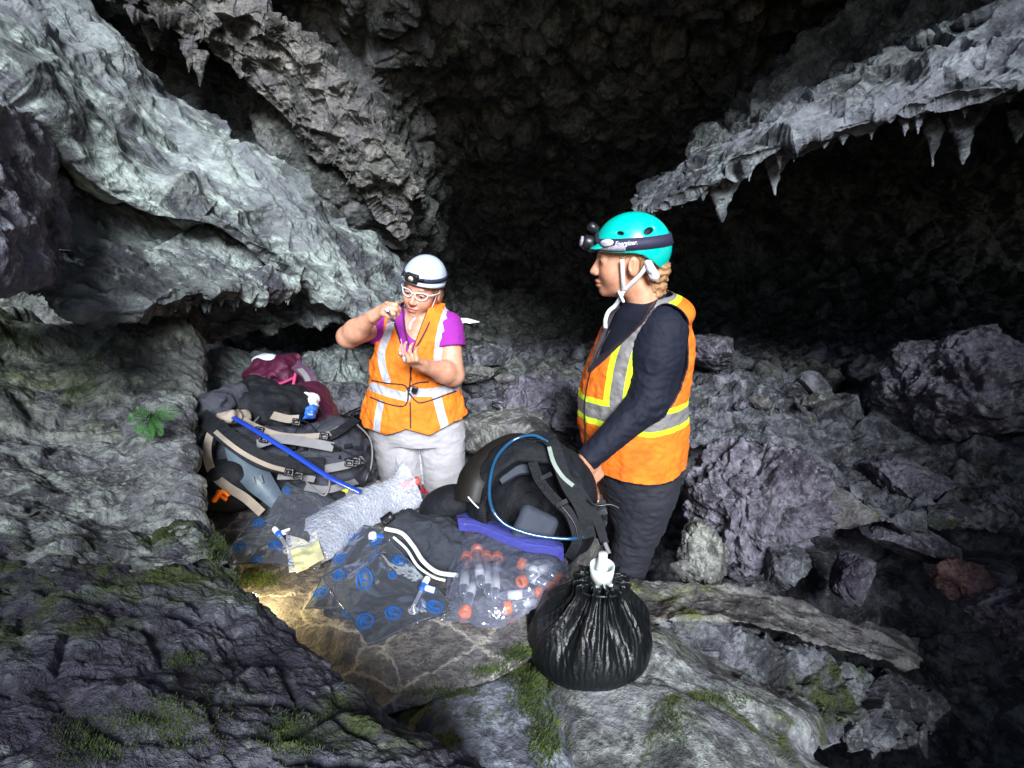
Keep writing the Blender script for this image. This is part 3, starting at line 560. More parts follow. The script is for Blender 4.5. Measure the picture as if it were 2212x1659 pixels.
mouth('cave_ceiling', [[(-4.5, 2.2, 5.4), (-2, 1.6, 4.8), (-.4, 1.5, 3.65), (.8, 1.4, 3.02), (2.0, 1.3, 2.85), (2.7, 1.3, 2.35), (5, 1.3, 2.2)], [(-4.5, 2.6, 4.6), (-2, 2.2, 4.2), (-.4, 2.0, 3.5), (.8, 1.9, 3.0), (2.0, 1.9, 2.85), (2.9, 1.9, 2.5), (5, 1.9, 2.4)], [(-4.5, 3.6, 4.4), (-2, 3.4, 4.0), (-.4, 3.2, 3.7), (.8, 3.0, 3.45), (2.0, 3.0, 3.3), (3.2, 3.0, 3.3), (5, 3, 3.3)]], 60, 120, 205)  # lip added above the view to keep sun off the deep passage
# ================================================================ PEOPLE
def frame(fwd, up):
    f = np.array(fwd, float); f /= np.linalg.norm(f); x = np.cross(f, np.array(up, float)); x /= np.linalg.norm(x); z = np.cross(x, f)
    return np.stack([x, f, z], 1)            # columns: right, forward, up
def topx(p):
    q = p - CAMP; d = q @ CF; return np.stack([1106 + F * (q @ CR) / d, 829.5 - F * (q @ CU) / d], 1)
def polydist(uv, pts):
    pts = catmull(np.array(pts, float), len(pts) * 5); best = np.full(len(uv), 1e9)
    for a, b in zip(pts[:-1], pts[1:]):
        ab = b - a; t = np.clip(((uv - a) @ ab) / (ab @ ab + 1e-9), 0, 1); best = np.minimum(best, np.linalg.norm(uv - a - t[:, None] * ab, axis=1))
    return best
def attr(me, name, val):
    a = me.attributes.new(name, 'FLOAT', 'POINT'); a.data.foreach_set('value', np.asarray(val, np.float32))
def stack(p, tab, yaw=0, ex=2.0):
    """horizontal elliptical sections: rows (z, x, y, half width, half depth)"""
    t = np.array(sorted(tab), float); z = p[:, 2]; I = lambda k: np.interp(z, t[:, 0], t[:, k])
    c, s = math.cos(math.radians(yaw)), math.sin(math.radians(yaw)); dx = p[:, 0] - I(1); dy = p[:, 1] - I(2); u = dx * c + dy * s; v = -dx * s + dy * c
    a = I(3); b = I(4); k = (np.abs(u / a) ** ex + np.abs(v / b) ** ex) ** (1 / ex); r = (k - 1) * np.minimum(a, b)
    return np.maximum(r, np.maximum(z - t[-1, 0], t[0, 0] - z))
def wr(p, amp, sc, seed, st=(1, 1, 1)):
    q = (p * np.array(st, np.float32) * sc).astype(np.float32); return amp * (ridged(q, seed, 2) - .4)
def head_sdf(q, open_=0):
    d = ell(q, (0, -.018, .03), (.074, .09, .08)); d = su(d, ell(q, (0, .028, -.028), (.06, .06, .085)), .03)
    d = su(d, ell(q, (0, .03, -.070), (.046, .051, .041)), .025); d = su(d, L(q, (0, .072, -.098)) - .0145, .03)
    for s in (-1, 1): d = su(d, L(q, (s * .034, .058, -.035)) - .026, .03)
    d = su(d, cone(q, (-.028, .081, .024), (.028, .081, .024), .011, .011), .02)
    for s in (-1, 1): d = ss(d, L(q, (s * .032, .1, .004)) - .0155, .014)
    d = su(d, cone(q, (0, .086, .012), (0, .109, -.034), .007, .0105), .014)
    for s in (-1, 1): d = su(d, L(q, (s * .011, .1, -.038)) - .0085, .008); d = su(d, L(q, (s * .031, .076, .004)) - .0135, .006)
    d = su(d, ell(q, (0, .0915, -.064), (.024, .0125, .0065)), .006); d = su(d, ell(q, (0, .0895, -.0765), (.02, .0125, .0075)), .006)
    d = ss(d, ell(q, (0, .106, -.070), (.021, .012, .0022 + open_)), .003)
    for s in (-1, 1):
        e = ell(q, (s * .078, -.008, -.012), (.009, .019, .031), rot(0, 0, s * -18)); e = ss(e, ell(q, (s * .090, -.004, -.006), (.010, .012, .021)), .003); e = su(e, cone(q, (s * .082, -.012, .006), (s * .083, -.004, -.02), .004, .004), .003); d = su(d, e, .008)
    return d
def head_paint(me, V, c, R):
    q = (V - c) @ R
    attr(me, 'lip', .6 - ((q[:, 0] / .026) ** 2 + ((q[:, 2] + .070) / .0135) ** 2) + np.where(q[:, 1] > .085, .4, -5))
    bz = .0265 - .9 * (np.abs(q[:, 0]) - .032) ** 2 * 8
    attr(me, 'brow', np.where((q[:, 1] > .05) & (np.abs(q[:, 0]) > .012) & (np.abs(q[:, 0]) < .055), .0035 - np.abs(q[:, 2] - bz), -1) * 100)
    attr(me, 'blush', np.exp(-((np.abs(q[:, 0]) - .045) ** 2 + (q[:, 2] + .035) ** 2 + (q[:, 1] - .06) ** 2) / .0006) + np.exp(-(q[:, 0] ** 2 + (q[:, 2] + .036) ** 2 + (q[:, 1] - .115) ** 2) / .0002))
def skin_mat(name, col):
    m, nt, b, out = nodes(name); v = N(nt, 'TexCoord').outputs['Object']; n = tex(nt, v, 45, 5, .6)
    c = mix(nt, ramp(nt, n.outputs[0], [(.35, 0.0), (.65, .75)]), col, (col[0] * .88, col[1] * .62, col[2] * .55)); fk = tex(nt, v, 260, 2, .6); c = mix(nt, ramp(nt, fk.outputs[0], [(.62, 0.0), (.72, .35)]), c, (.35, .15, .08))
    at = lambda s: N(nt, 'Attribute', attribute_name=s).outputs['Fac']
    c = mix(nt, mth(nt, 'MULTIPLY', at('blush'), .45), c, (.62, .22, .17)); c = mix(nt, ramp(nt, at('lip'), [(.1, 0.0), (.5, .8)]), c, (.42, .13, .12)); c = mix(nt, ramp(nt, at('brow'), [(.05, 0.0), (.3, .7)]), c, (.2, .11, .06))
    nt.links.new(c, b.inputs['Base Color']); b.inputs['Roughness'].default_value = .5; b.inputs['Subsurface Weight'].default_value = .12; b.inputs['Subsurface Radius'].default_value = (.012, .004, .002); b.inputs['Subsurface Scale'].default_value = 1
    return m
def vest_mat(name, orange, silver, yellow=(.62, .85, .02), edge=(.03, .02, .03)):
    m, nt, b, out = nodes(name); v = N(nt, 'TexCoord').outputs['Object']; n = tex(nt, v, 14, 4, .6)
    c = mix(nt, ramp(nt, n.outputs[0], [(.35, 0.0), (.65, 1.0)]), [x * .72 for x in orange], orange); dn = tex(nt, v, 9, 7, .7); c = mix(nt, ramp(nt, dn.outputs[0], [(.56, 0.0), (.75, .4)]), c, (.16, .06, .03))
    at = lambda s: N(nt, 'Attribute', attribute_name=s).outputs['Fac']; th = lambda s: mth(nt, 'GREATER_THAN', at(s), 0.0)
    c = mix(nt, th('yel'), c, yellow); sn = tex(nt, v, 220, 2, .5); sv = mix(nt, sn.outputs[0], [x * .8 for x in silver], silver); s = th('sil'); c = mix(nt, s, c, sv); c = mix(nt, th('edge'), c, edge)
    nt.links.new(c, b.inputs['Base Color']); nt.links.new(mth(nt, 'SUBTRACT', .8, mth(nt, 'MULTIPLY', s, .38)), b.inputs['Roughness'])
    w = tex(nt, v, 900, 1, .5); w2 = tex(nt, v, 24, 4, .55); bp = N(nt, 'Bump'); bp.inputs['Strength'].default_value = .5; bp.inputs['Distance'].default_value = .014
    nt.links.new(mth(nt, 'ADD', mth(nt, 'MULTIPLY', w.outputs[0], .1), w2.outputs[0]), bp.inputs['Height']); nt.links.new(bp.outputs[0], b.inputs['Normal'])
    return m
M['skin_a'] = skin_mat('skin of kneeling woman', (.62, .345, .235)); M['skin_b'] = skin_mat('skin of standing woman', (.60, .315, .20))
M['vest_a'] = vest_mat('orange mesh vest', (1.0, .23, .012), (.50, .52, .60)); M['vest_b'] = vest_mat('orange vest with yellow trim', (1.0, .2, .008), (.23, .22, .22))
M['shirt_a'] = simple('magenta shirt', (.28, .015, .30), .85, sc=20, bump=.3, bsc=60); M['shirt_b'] = simple('black navy shirt', (.007, .009, .020), .75, sc=20, bump=.3, bsc=60, spec=.28)
M['pants_a'] = simple('pale grey trousers', (.42, .405, .43), .85, sc=12, bump=.4, bsc=40); M['pants_b'] = simple('charcoal trousers', (.011, .012, .020), .8, sc=14, bump=.4, bsc=50)
M['hair'] = simple('light brown hair', (.32, .17, .08), .55, var=.45, sc=90, bump=1, bsc=140); M['white_plastic'] = simple('white shell', (.62, .70, .78), .3, var=.03, spec=.6)
M['teal'] = None
def shell_mat(name, col, inner=(.02, .02, .025)):
    m, nt, b, out = nodes(name); v = N(nt, 'TexCoord').outputs['Object']; n = tex(nt, v, 60, 4, .6)
    a = N(nt, 'Attribute', attribute_name='vent').outputs['Fac']; c = mix(nt, mth(nt, 'GREATER_THAN', a, 0.0), mix(nt, ramp(nt, n.outputs[0], [(.3, 0.0), (.7, .12)]), col, [x * .6 for x in col]), inner)
    nt.links.new(c, b.inputs['Base Color']); b.inputs['Roughness'].default_value = .28; b.inputs['Coat Weight'].default_value = .25
    dn = tex(nt, v, 16, 7, .75); nt.links.new(mix(nt, ramp(nt, dn.outputs[0], [(.55, 0.0), (.72, .5)]), c, (.13, .11, .09)), b.inputs['Base Color']); s = tex(nt, v, 35, 5, .7); nt.links.new(ramp(nt, s.outputs[0], [(.4, .24), (.7, .42)]), b.inputs['Roughness']); return m
M['teal'] = shell_mat('teal helmet shell', (.0, .50, .43)); M['whelm'] = shell_mat('white helmet shell', (.52, .62, .74), (.1, .1, .12))
M['black'] = simple('black plastic', (.012, .012, .015), .35, sc=40); M['strap_w'] = simple('white webbing', (.60, .60, .66), .7, sc=120, var=.2, bump=.4, bsc=500)
M['strap_k'] = simple('dark elastic band', (.02, .018, .05), .7, sc=100, bump=.4, bsc=500); M['grey_rib'] = simple('grey ribbed strap', (.32, .28, .36), .6, sc=200, var=.5)
M['eye_w'] = simple('eye white', (.6, .57, .55), .25, var=.03); M['iris'] = simple('dark iris', (.03, .025, .02), .2); M['glass'] = None
def clear_mat(name, tint, alpha, rough=.08):
    m, nt, b, out = nodes(name); nt.nodes.remove(b); t = N(nt, 'BsdfTransparent'); g = N(nt, 'BsdfGlossy'); g.inputs['Roughness'].default_value = rough; t.inputs[0].default_value = tuple(tint) + (1,)
    mx = N(nt, 'MixShader'); mx.inputs[0].default_value = alpha; nt.links.new(t.outputs[0], mx.inputs[1]); nt.links.new(g.outputs[0], mx.inputs[2]); nt.links.new(mx.outputs[0], out.inputs[0]); return m
M['glass'] = clear_mat('spectacle lens', (.93, .95, .97), .1)
def body(name, f, lo, hi, h, mat, parent, smooth=1, label=None):
    V, Q = sdf_mesh(f, lo, hi, h); V = smooth_pass(V, Q, smooth, .5); me = mesh_from(name, V, Q); return me, V, Q
def mk(name, f, lo, hi, h, mat, parent, attrs=None, smooth=1, label=None):
    me, V, Q = body(name, f, lo, hi, h, mat, parent, smooth)
    if attrs:
        for k, v in attrs(V).items(): attr(me, k, v)
    o = link(name, me, mat, parent)
    if label: o['label'] = label
    return o
def hand_sdf(p, w, fwd, back, curls, spread=0, thumb=((.034, .02, -.004), (.052, .048, -.016), (.05, .075, -.03)), side=1, sc=1.0):
    """w wrist, fwd towards the knuckles, back = back-of-hand normal; curls in degrees per finger (three joints each)"""
    R = frame(fwd, back); q = (p - w) @ R / sc; q = q * np.array([side, 1, 1])
    d = rbox(q, (0, .045, 0), (.036, .046, .0125), .012); d = su(d, L(q, (.026, .03, -.006)) - .017, .02); d = su(d, cone(q, (0, -.008, 0), (0, .02, 0), .025, .022), .02)
    Ls = [(.038, .024, .02), (.043, .027, .021), (.04, .025, .02), (.031, .02, .018)]
    for k in range(4):
        x = .029 - k * .0195; pt = np.array([x, .088 - abs(k - 1) * .004, 0]); ang = 0; fan = math.radians((1.3 - k) * spread)
        for j in range(3):
            ang += math.radians(curls[k][j]); dr = np.array([math.sin(fan) * math.cos(ang), math.cos(fan) * math.cos(ang), -math.sin(ang)]); nx = pt + dr * Ls[k][j]
            d = su(d, cone(q, pt, nx, .0088 - j * .0008, .0080 - j * .0008), .004 if j else .01); pt = nx
    d = su(d, cone(q, thumb[0], thumb[1], .013, .0105), .012); d = su(d, cone(q, thumb[1], thumb[2], .0105, .0085), .004)
    return d * sc
def ring_on(c, R, r, tilt, off, z0, n=60, a0=0, a1=360):
    """points round an ellipsoid (local radii r) where a tilted plane cuts it, pushed out by off"""
    out = []; nr = []
    for t in np.radians(np.linspace(a0, a1, n)):
        x, y = math.sin(t), math.cos(t); z = z0 + tilt * y
        k = math.sqrt(max(.02, 1 - (z / r[2]) ** 2)); q = np.array([x * r[0] * k, y * r[1] * k, z]); nn = q / np.array(r) ** 2; nn /= np.linalg.norm(nn)
        out.append(c + R @ (q + nn * off)); nr.append(R @ nn)
    return np.array(out), np.array(nr)
def text_mesh(txt, size):
    cu = bpy.data.curves.new('t', 'FONT'); cu.body = txt; cu.size = size; cu.shear = .25; cu.resolution_u = 2; cu.offset = size * .02; o = bpy.data.objects.new('t', cu); COL.objects.link(o)
    dg = bpy.context.evaluated_depsgraph_get(); me = o.evaluated_get(dg).to_mesh(); V = np.array([v.co[:] for v in me.vertices]); Fs = [list(p.vertices) for p in me.polygons]
    bpy.data.objects.remove(o); return V, Fs
# ---------------------------------------------------------------- woman standing at right (seen from her left side)
def woman_standing():
    Y = 1.85; Q = lambda x, y, dy=0: PY(x, y, Y + dy)
    root = thing('person', Q(1370, 1420), 'woman in teal helmet standing in profile, orange vest with yellow trim over black', 'woman')
    hc = Q(1356, 560); fw = np.array([-1.0, .06, -.05]); R = frame(fw, (-.06, 0, 1)); hs = 1.03
    tab = []
    for y, a, b in [(652, 1345, 1440), (675, 1322, 1478), (720, 1300, 1492), (760, 1284, 1494), (800, 1268, 1486), (850, 1256, 1480), (900, 1253, 1478), (950, 1262, 1480), (1000, 1276, 1478), (1050, 1292, 1470), (1085, 1300, 1450)]:
        l, r = Q(a, y), Q(b, y); w = (r[0] - l[0]) / 2; tab.append((l[2], (l[0] + r[0]) / 2, Y, w - .016, min(w * .85, .145) if y > 690 else .13 * (1 if y > 660 else .6)))
    sh = Q(1428, 712, -.10); el = Q(1400, 868, -.17); wrs = Q(1270, 992, -.25); hw = Q(1258, 1010, -.22)
    far_sh = Q(1400, 705, .14); far_el = Q(1350, 870, .20); far_w = Q(1300, 1010, .10)
    neck0 = hc + R @ np.array([0, -.03, -.085]); neck1 = Q(1400, 668)
    hand_dir = Q(1296, 1078, -.22) - wrs
    def skin(p):
        q = (p - hc) @ R / hs; d = head_sdf(q, .001) * hs
        d = su(d, cone(p, neck0, neck1, .050, .060), .025)
        t = stack(p, tab, 0) + .012; d = su(d, t, .02); d = su(d, cone(p, sh, el, .058, .047), .03); d = su(d, cone(p, el, wrs, .045, .028), .02)
        d = su(d, cone(p, far_sh, far_el, .055, .045), .03); d = su(d, cone(p, far_el, far_w, .043, .028), .02)
        d = su(d, hand_sdf(p, wrs, hand_dir, (.45, -.85, .3), [(25, 35, 20), (30, 38, 22), (34, 40, 25), (38, 42, 25)], 3, side=1, sc=1.08), .012)
        d = su(d, hand_sdf(p, far_w, (-.4, -.5, -.7), (.3, .9, 0), [(25, 35, 20)] * 4, 3, side=1), .012)
        return d
    ob = mk('body', skin, *BB(Q(1180, 1110), Q(1520, 440), -.45, .45), .0042, M['skin_b'], root, None)
    me = ob.data; n = len(me.vertices); a = np.empty(n * 3, np.float32); me.vertices.foreach_get('co', a); head_paint(me, a.reshape(-1, 3) + np.array(abs_loc(root)), hc, R / 1.0)
    # black long-sleeved shirt: torso, sleeves to the wrist, stand-up collar
    cuff = wrs - (el - wrs) * .03; fcuff = far_w
    def shirt(p):
        d = stack(p, tab, 0) - .004; a = su(cone(p, sh + [-.0, .06, .0], sh + [0, 0, -.01], .07, .078), cone(p, sh + [0, 0, -.01], sh + (el - sh) * .35, .078, .076), .03); a = su(a, cone(p, sh + (el - sh) * .3, el, .074, .06), .03)
        a = su(a, cone(p, el, cuff, .058, .036), .02); bend = np.exp(-(L(p, el) / .09) ** 2); a = a - wr(p, .006, 22, 5, (1, 1, 1.6)) * (.45 + 1.2 * bend) - wr(p, .002, 60, 6)
        a = np.maximum(a, ((cuff - p) @ ((el - cuff) / np.linalg.norm(el - cuff)))); d = su(d, a, .02)
        f = su(cone(p, far_sh, far_el, .07, .058), cone(p, far_el, fcuff, .056, .04), .02); d = su(d, f, .02)
        col = np.maximum(cone(p, neck1 + [.0, 0, -.02], neck1 + (neck0 - neck1) * .36, .080, .072), ((p - (neck1 + (neck0 - neck1) * .33)) @ ((neck0 - neck1) / np.linalg.norm(neck0 - neck1)))); d = su(d, col, .015)
        return d
    mk('shirt', shirt, *BB(Q(1210, 1090), Q(1520, 600), -.42, .4), .0044, M['shirt_b'], root)
    # vest
    def vest_parts(p):
        uv = topx(p); d = stack(p, tab, 0) - .016 - wr(p, .006, 9, 3, (1, 1, .6)) - wr(p, .0035, 26, 5, (1, 1, 1.5)) - .003 * fbm(p * 25, 4, 2)
        sl = p[:, 2] - (np.interp(uv[:, 0], [1240, 1340, 1380, 1420, 1480, 1520], [700, 668, 655, 640, 660, 690]) * 0)
        d = su(d, ell(p, Q(1425, 668), (.105, .165, .052)) - .004, .03); d = d - .016 * np.clip((Q(0, 990)[2] - p[:, 2]) / .1, 0, 1)
        hem = -(p[:, 2] - np.interp(p[:, 0], [Q(1285, 1040)[0], Q(1400, 1050)[0], Q(1480, 1010)[0]], [Q(1285, 1030, -.12)[2], Q(1400, 1042, -.14)[2], Q(1480, 1004, -.05)[2]]))
        arm = np.maximum(ell(p, Q(1436, 780, -.16), (.090, .19, .178)), p[:, 1] - (Y + .0)); arm2 = np.maximum(ell(p, Q(1425, 775, .16), (.08, .17, .2)), (Y - 0) - p[:, 1])
        # neck opening: a slanted V that opens towards her front
        nk = ((p - Q(1345, 700)) @ np.array([-.80, 0, .60])); nk2 = L(p * [1, .9, 1], Q(1392, 640) * [1, .9, 1]) - .088; op = np.maximum(-nk, np.abs(p[:, 1] - (Y - .07)) - .062 * np.clip((p[:, 2] - Q(0, 880)[2]) / .27, 0, 1.2))
        op = np.maximum(op, Q(1300, 960)[2] + .0 - p[:, 2]); op2 = np.maximum(nk2, -9)
        return d, hem, arm, arm2, op, op2
    def vest(p):
        d, hem, arm, arm2, op, op2 = vest_parts(p); return np.maximum(np.maximum(d, hem), np.maximum(np.maximum(-arm, -arm2), np.maximum(-op, -op2)))
    def vattr(V):
        uv = topx(V); d, hem, arm, arm2, op, op2 = vest_parts(V); near = V[:, 1] < Y + .02
        vd = polydist(uv, [(1448, 636), (1415, 655), (1385, 690), (1358, 740), (1342, 790), (1332, 850), (1330, 872)]); ok = near & (uv[:, 1] < 884)
        zb = V[:, 2] - np.interp(uv[:, 0], [1245, 1330, 1400, 1490], [Q(1245, 868)[2], Q(1330, 888, -.11)[2], Q(1400, 908, -.13)[2], Q(1490, 880, -.03)[2]])
        yel = np.maximum(np.where(ok, 27 - vd, -9) / 600, .047 - np.abs(zb)); sil = np.maximum(np.where(ok, 14 - vd, -9) / 600, .027 - np.abs(zb))
        e = .0045 - np.minimum(np.minimum(np.abs(arm), np.abs(op)), np.minimum(np.abs(hem), np.abs(op2)))
        return dict(yel=yel, sil=sil, edge=e)
    mk('safety_vest', vest, *BB(Q(1200, 1080), Q(1535, 610), -.3, .3), .0044, M['vest_b'], root, vattr)
    V, Fz = tube([Q(1318, 712, -.155), Q(1292, 760, -.165), Q(1272, 815, -.165), Q(1262, 880, -.165), Q(1264, 940, -.16), Q(1258, 975, -.14)], .0025, seg=6); part('zip', (V, Fz), M['black'], root)
    # trousers
    hip = Q(1380, 1060); k1 = Q(1352, 1235, -.08); a1 = Q(1358, 1420, -.06); k2 = Q(1335, 1215, .12); a2 = Q(1350, 1400, .14)
    def pants(p):
        d = np.maximum(stack(p, tab + [(Q(0, 1110)[2], Q(1375, 1100)[0], Y, .10, .12)], 0) - .002, p[:, 2] - Q(0, 1000)[2])
        for h, k, a in ((Q(1400, 1075, -.07), k1, a1), (Q(1370, 1075, .08), k2, a2)): d = su(d, su(cone(p, h, k, .088, .066), cone(p, k, a, .062, .05), .015), .04)
        return d - wr(p, .005, 12, 9, (1, 1, 2.2)) - wr(p, .003, 30, 10, (1, 1, 2))
    mk('trousers', pants, *BB(Q(1240, 1440), Q(1500, 985), -.3, .3), .005, M['pants_b'], root)
    for (k, a) in ((k1, a1), (k2, a2)):
        gd = lambda p: np.maximum(cone(p, k + (a - k) * .1, a, .064, .056) - wr(p, .004, 30, 3), np.abs(p[:, 2] - (k[2] * .45 + a[2] * .55)) - .12)
        mk('gaiter', gd, np.minimum(k, a) - .11, np.maximum(k, a) + .11, .006, simple('purple gaiter', (.32, .05, .36), .7, bump=.5, bsc=40), root)
        bt = lambda p: np.maximum(su(cone(p, a + [0, 0, -.02], a + [-.03, 0, -.12], .06, .055), ell(p, a + [-.09, 0, -.14], (.13, .05, .045)), .04), (a[2] - .18) - p[:, 2])
        mk('boot', bt, a - [.3, .12, .22], a + [.12, .12, .1], .008, M['black'], root)
    # hair: cap under the helmet and a low curly bun
    def hair(p):
        q = (p - hc) @ R / hs; d = ell(q, (0, -.022, .022), (.080, .098, .080)); d = np.maximum(d, -((q[:, 2] + .045) * .8 - (q[:, 1] - .0) * .9)); d = np.maximum(d, q[:, 1] - .055)
        d = np.maximum(d, -(L(q, (-.08, .0, -.012)) - .030)); d = np.maximum(d, -(L(q, (.08, .0, -.012)) - .030))
        b = ell(q, (0, -.098, -.035), (.055, .034, .05)); b = su(b, ell(q, (0, -.088, -.095), (.04, .036, .042)), .02); b = b - .004 * np.sin(q[:, 2] * 260 + 6 * noise(q.astype(np.float32) * 40, 3)) - .004 * noise((q * 90).astype(np.float32), 5)
        return su(d - .002 * noise((q * [90, 90, 20]).astype(np.float32), 2), b, .015) * hs
    mk('hair', hair, hc - .19, hc + .17, .004, M['hair'], root)
    # helmet
    r = np.array([.098, .121, .112]); o = np.array([0, -.014, .032])
    def zb(y): return np.interp(y, [-.15, -.115, -.09, -.06, -.03, 0, .05, .12, .16], [-.038, -.036, -.030, -.006, .012, .019, .021, .032, .040])
    vents = [((-.1, .035, .088), (.03, .016, .008)), ((-.1, -.055, .094), (.035, .026, .013)), ((-.085, -.01, .11), (.03, .0, .0))]
    def hel(p, it=0):
        q = (p - hc) @ R / hs; d = ell(q, o, r); d = np.maximum(d, -(ell(q, o, r - .013))); d = np.maximum(d, zb(q[:, 1]) - q[:, 2] + np.abs(q[:, 0]) * .12)
        for s in (-1, 1):
            for c_, (a_, b_, e_) in vents[:2]: d = np.maximum(d, -ell(q, (s * c_[0], c_[1], c_[2]), (.04, b_, e_), rot(s * 0 - 22 if c_[1] < 0 else 12, 0, 0)))
        br = ell(q, (0, .096, .046), (.07, .032, .009), rot(-12, 0, 0)); return su(d, br, .012) * hs
    def hattr(V):
        q = (V - hc) @ R / hs; return dict(vent=-(ell(q, o, r - .004)) - .0002)
    hm = mk('helmet', hel, hc - [.2, .17, .12], hc + [.2, .17, .2], .0036, M['teal'], root, hattr, smooth=2)
    HP = lambda x, y, z: hc + R @ (np.array([x, y, z]) * hs)
    # dark liner seen through the vents
    lin = lambda p: np.maximum(ell((p - hc) @ R / hs, o, r - .012) * hs, -((p - hc) @ R)[:, 2] + .035)
    mk('liner', lin, hc - [.2, .17, .0], hc + [.2, .17, .17], .006, M['black'], hm)
    pts, nr = ring_on(HP(*o), R, r * hs, -.004, .003, .026, 72); part('headlamp_band', ribbon(pts[::3], .036, .0012, 120, nr[::3]), M['strap_k'], hm)
    pts, nr = ring_on(HP(*o), R, r * hs, .0, .0052, .014, 30, -74, -28); part('adjuster_strap', ribbon(pts[::3], .015, .0012, 40, nr[::3]), M['grey_rib'], hm)
    # text on the band, wrapped round the shell
    for txt, size, a_0, zz in (('Energizer.', .0175, -96, .024),):
        Vt, Ft = text_mesh(txt, size * hs); W = Vt[:, 0].max(); out = []
        for x, y, _ in Vt:
            t = math.radians(-58 - (x / (r[1] * hs)) * 57.3 * .96 - (6 if txt == 'Vision' else 0)); z = zz - .006 * math.cos(t) + (y) * 1 ; k = math.sqrt(1 - (z / (r[2] * hs)) ** 2); q = np.array([math.sin(t) * r[0] * hs * k, math.cos(t) * r[1] * hs * k, z]); nn = q / (r * hs) ** 2; nn /= np.linalg.norm(nn)
            out.append(HP(*o) + R @ (q + nn * .0058))
        part('band_lettering', (np.array(out), Ft), M['strap_w'], hm, smooth=False)
    lamp = part('headlamp', (lambda v: v)(join([lathe([(0, 0), (.022, 0), (.024, .006), (.024, .026), (.019, .032), (0, .032)], 20, HP(-.02, .112, .056), R @ np.array([-.1, 1, .25])), ribbon([HP(-.05, .09, .045), HP(-.04, .105, .045), HP(0, .115, .045), HP(.04, .105, .045)], .035, .006, 12, R @ np.array([0, .6, .8]))])), M['black'], hm)
    part('lens', lathe([(0, 0), (.017, 0), (.016, .006), (0, .008)], 18, HP(-.024, .144, .064), R @ np.array([-.1, 1, .25])), M['grey_rib'], lamp)
    part('tilt_lamp', join([lathe([(0, 0), (.013, .0), (.016, .012), (.014, .03), (0, .034)], 14, HP(-.03, .100, .095), R @ np.array([-.2, .75, .6])), tube([HP(-.03, .10, .06), HP(-.03, .102, .10)], .008, seg=8)]), M['black'], lamp)
    Vs, Fs_ = lathe([(0, 0), (.018, .001), (.017, .003), (0, .004)], 20, HP(-.074, .072, .062), R @ np.array([-1, .75, .35])); Vs = HP(-.074, .072, .062) + ((Vs - HP(-.074, .072, .062)) @ R * [1.3, 1.3, .6]) @ R.T; part('sticker', (Vs, Fs_), M['strap_w'], hm)
    # chin strap
    st = join([ribbon([HP(-.083, .028, .012), HP(-.080, .026, -.02), HP(-.070, .022, -.06), HP(-.056, .018, -.088)], .013, .0012, 20, R @ np.array([-1, 0, 0])),
               ribbon([HP(-.082, -.045, -.01), HP(-.078, -.03, -.035), HP(-.070, -.005, -.062), HP(-.056, .016, -.088)], .013, .0012, 20, R @ np.array([-1, 0, .1])),
               ribbon([HP(-.056, .018, -.088), HP(-.046, .030, -.118), HP(-.036, .042, -.140), HP(-.036, .062, -.158), HP(-.038, .072, -.185), HP(-.04, .072, -.212)], .013, .0012, 30, R @ np.array([-1, .2, 0]))])
    sp = part('chin_strap', st, M['strap_w'], hm)
    bk = lambda p: rbox(p, HP(-.052, .026, -.108), (.012, .005, .022), .004, R @ rot(-25, 10, 0))
    mk('buckle', bk, HP(-.052, .026, -.108) - .04, HP(-.052, .026, -.108) + .04, .003, M['white_plastic'], sp)
    pad = lambda p: cone(p, HP(-.080, -.050, -.005), HP(-.072, -.072, -.045), .012, .014) - wr(p, .003, 60, 2)
    mk('ratchet', pad, HP(-.08, -.06, -.03) - .06, HP(-.08, -.06, -.03) + .06, .003, M['strap_w'], sp)
    for s in (-1, 1):
        e = HP(s * .031, .0765, .003); v, f_ = lathe([(0, -.0125), (.008, -.0098), (.0118, -.005), (.0128, 0), (.0118, .005), (.008, .0098), (0, .0125)], 16, e, R @ np.array([0, 0, 1.0]))
        eo = part('eye', (v, f_), M['eye_w'], root); ic = e + R @ np.array([0, .0105 * hs, -.001]); part('iris', lathe([(0, 0), (.0062, .0005), (.005, .002), (0, .0032)], 14, ic, R @ np.array([0, 1, 0.0])), M['iris'], eo)
        part('eyelash', tube([e + R @ np.array([-.012, .0095, .001]), e + R @ np.array([0, .0142, .006]), e + R @ np.array([.012, .0095, .001])], .0011, seg=5), M['hair'], eo)
woman_standing()
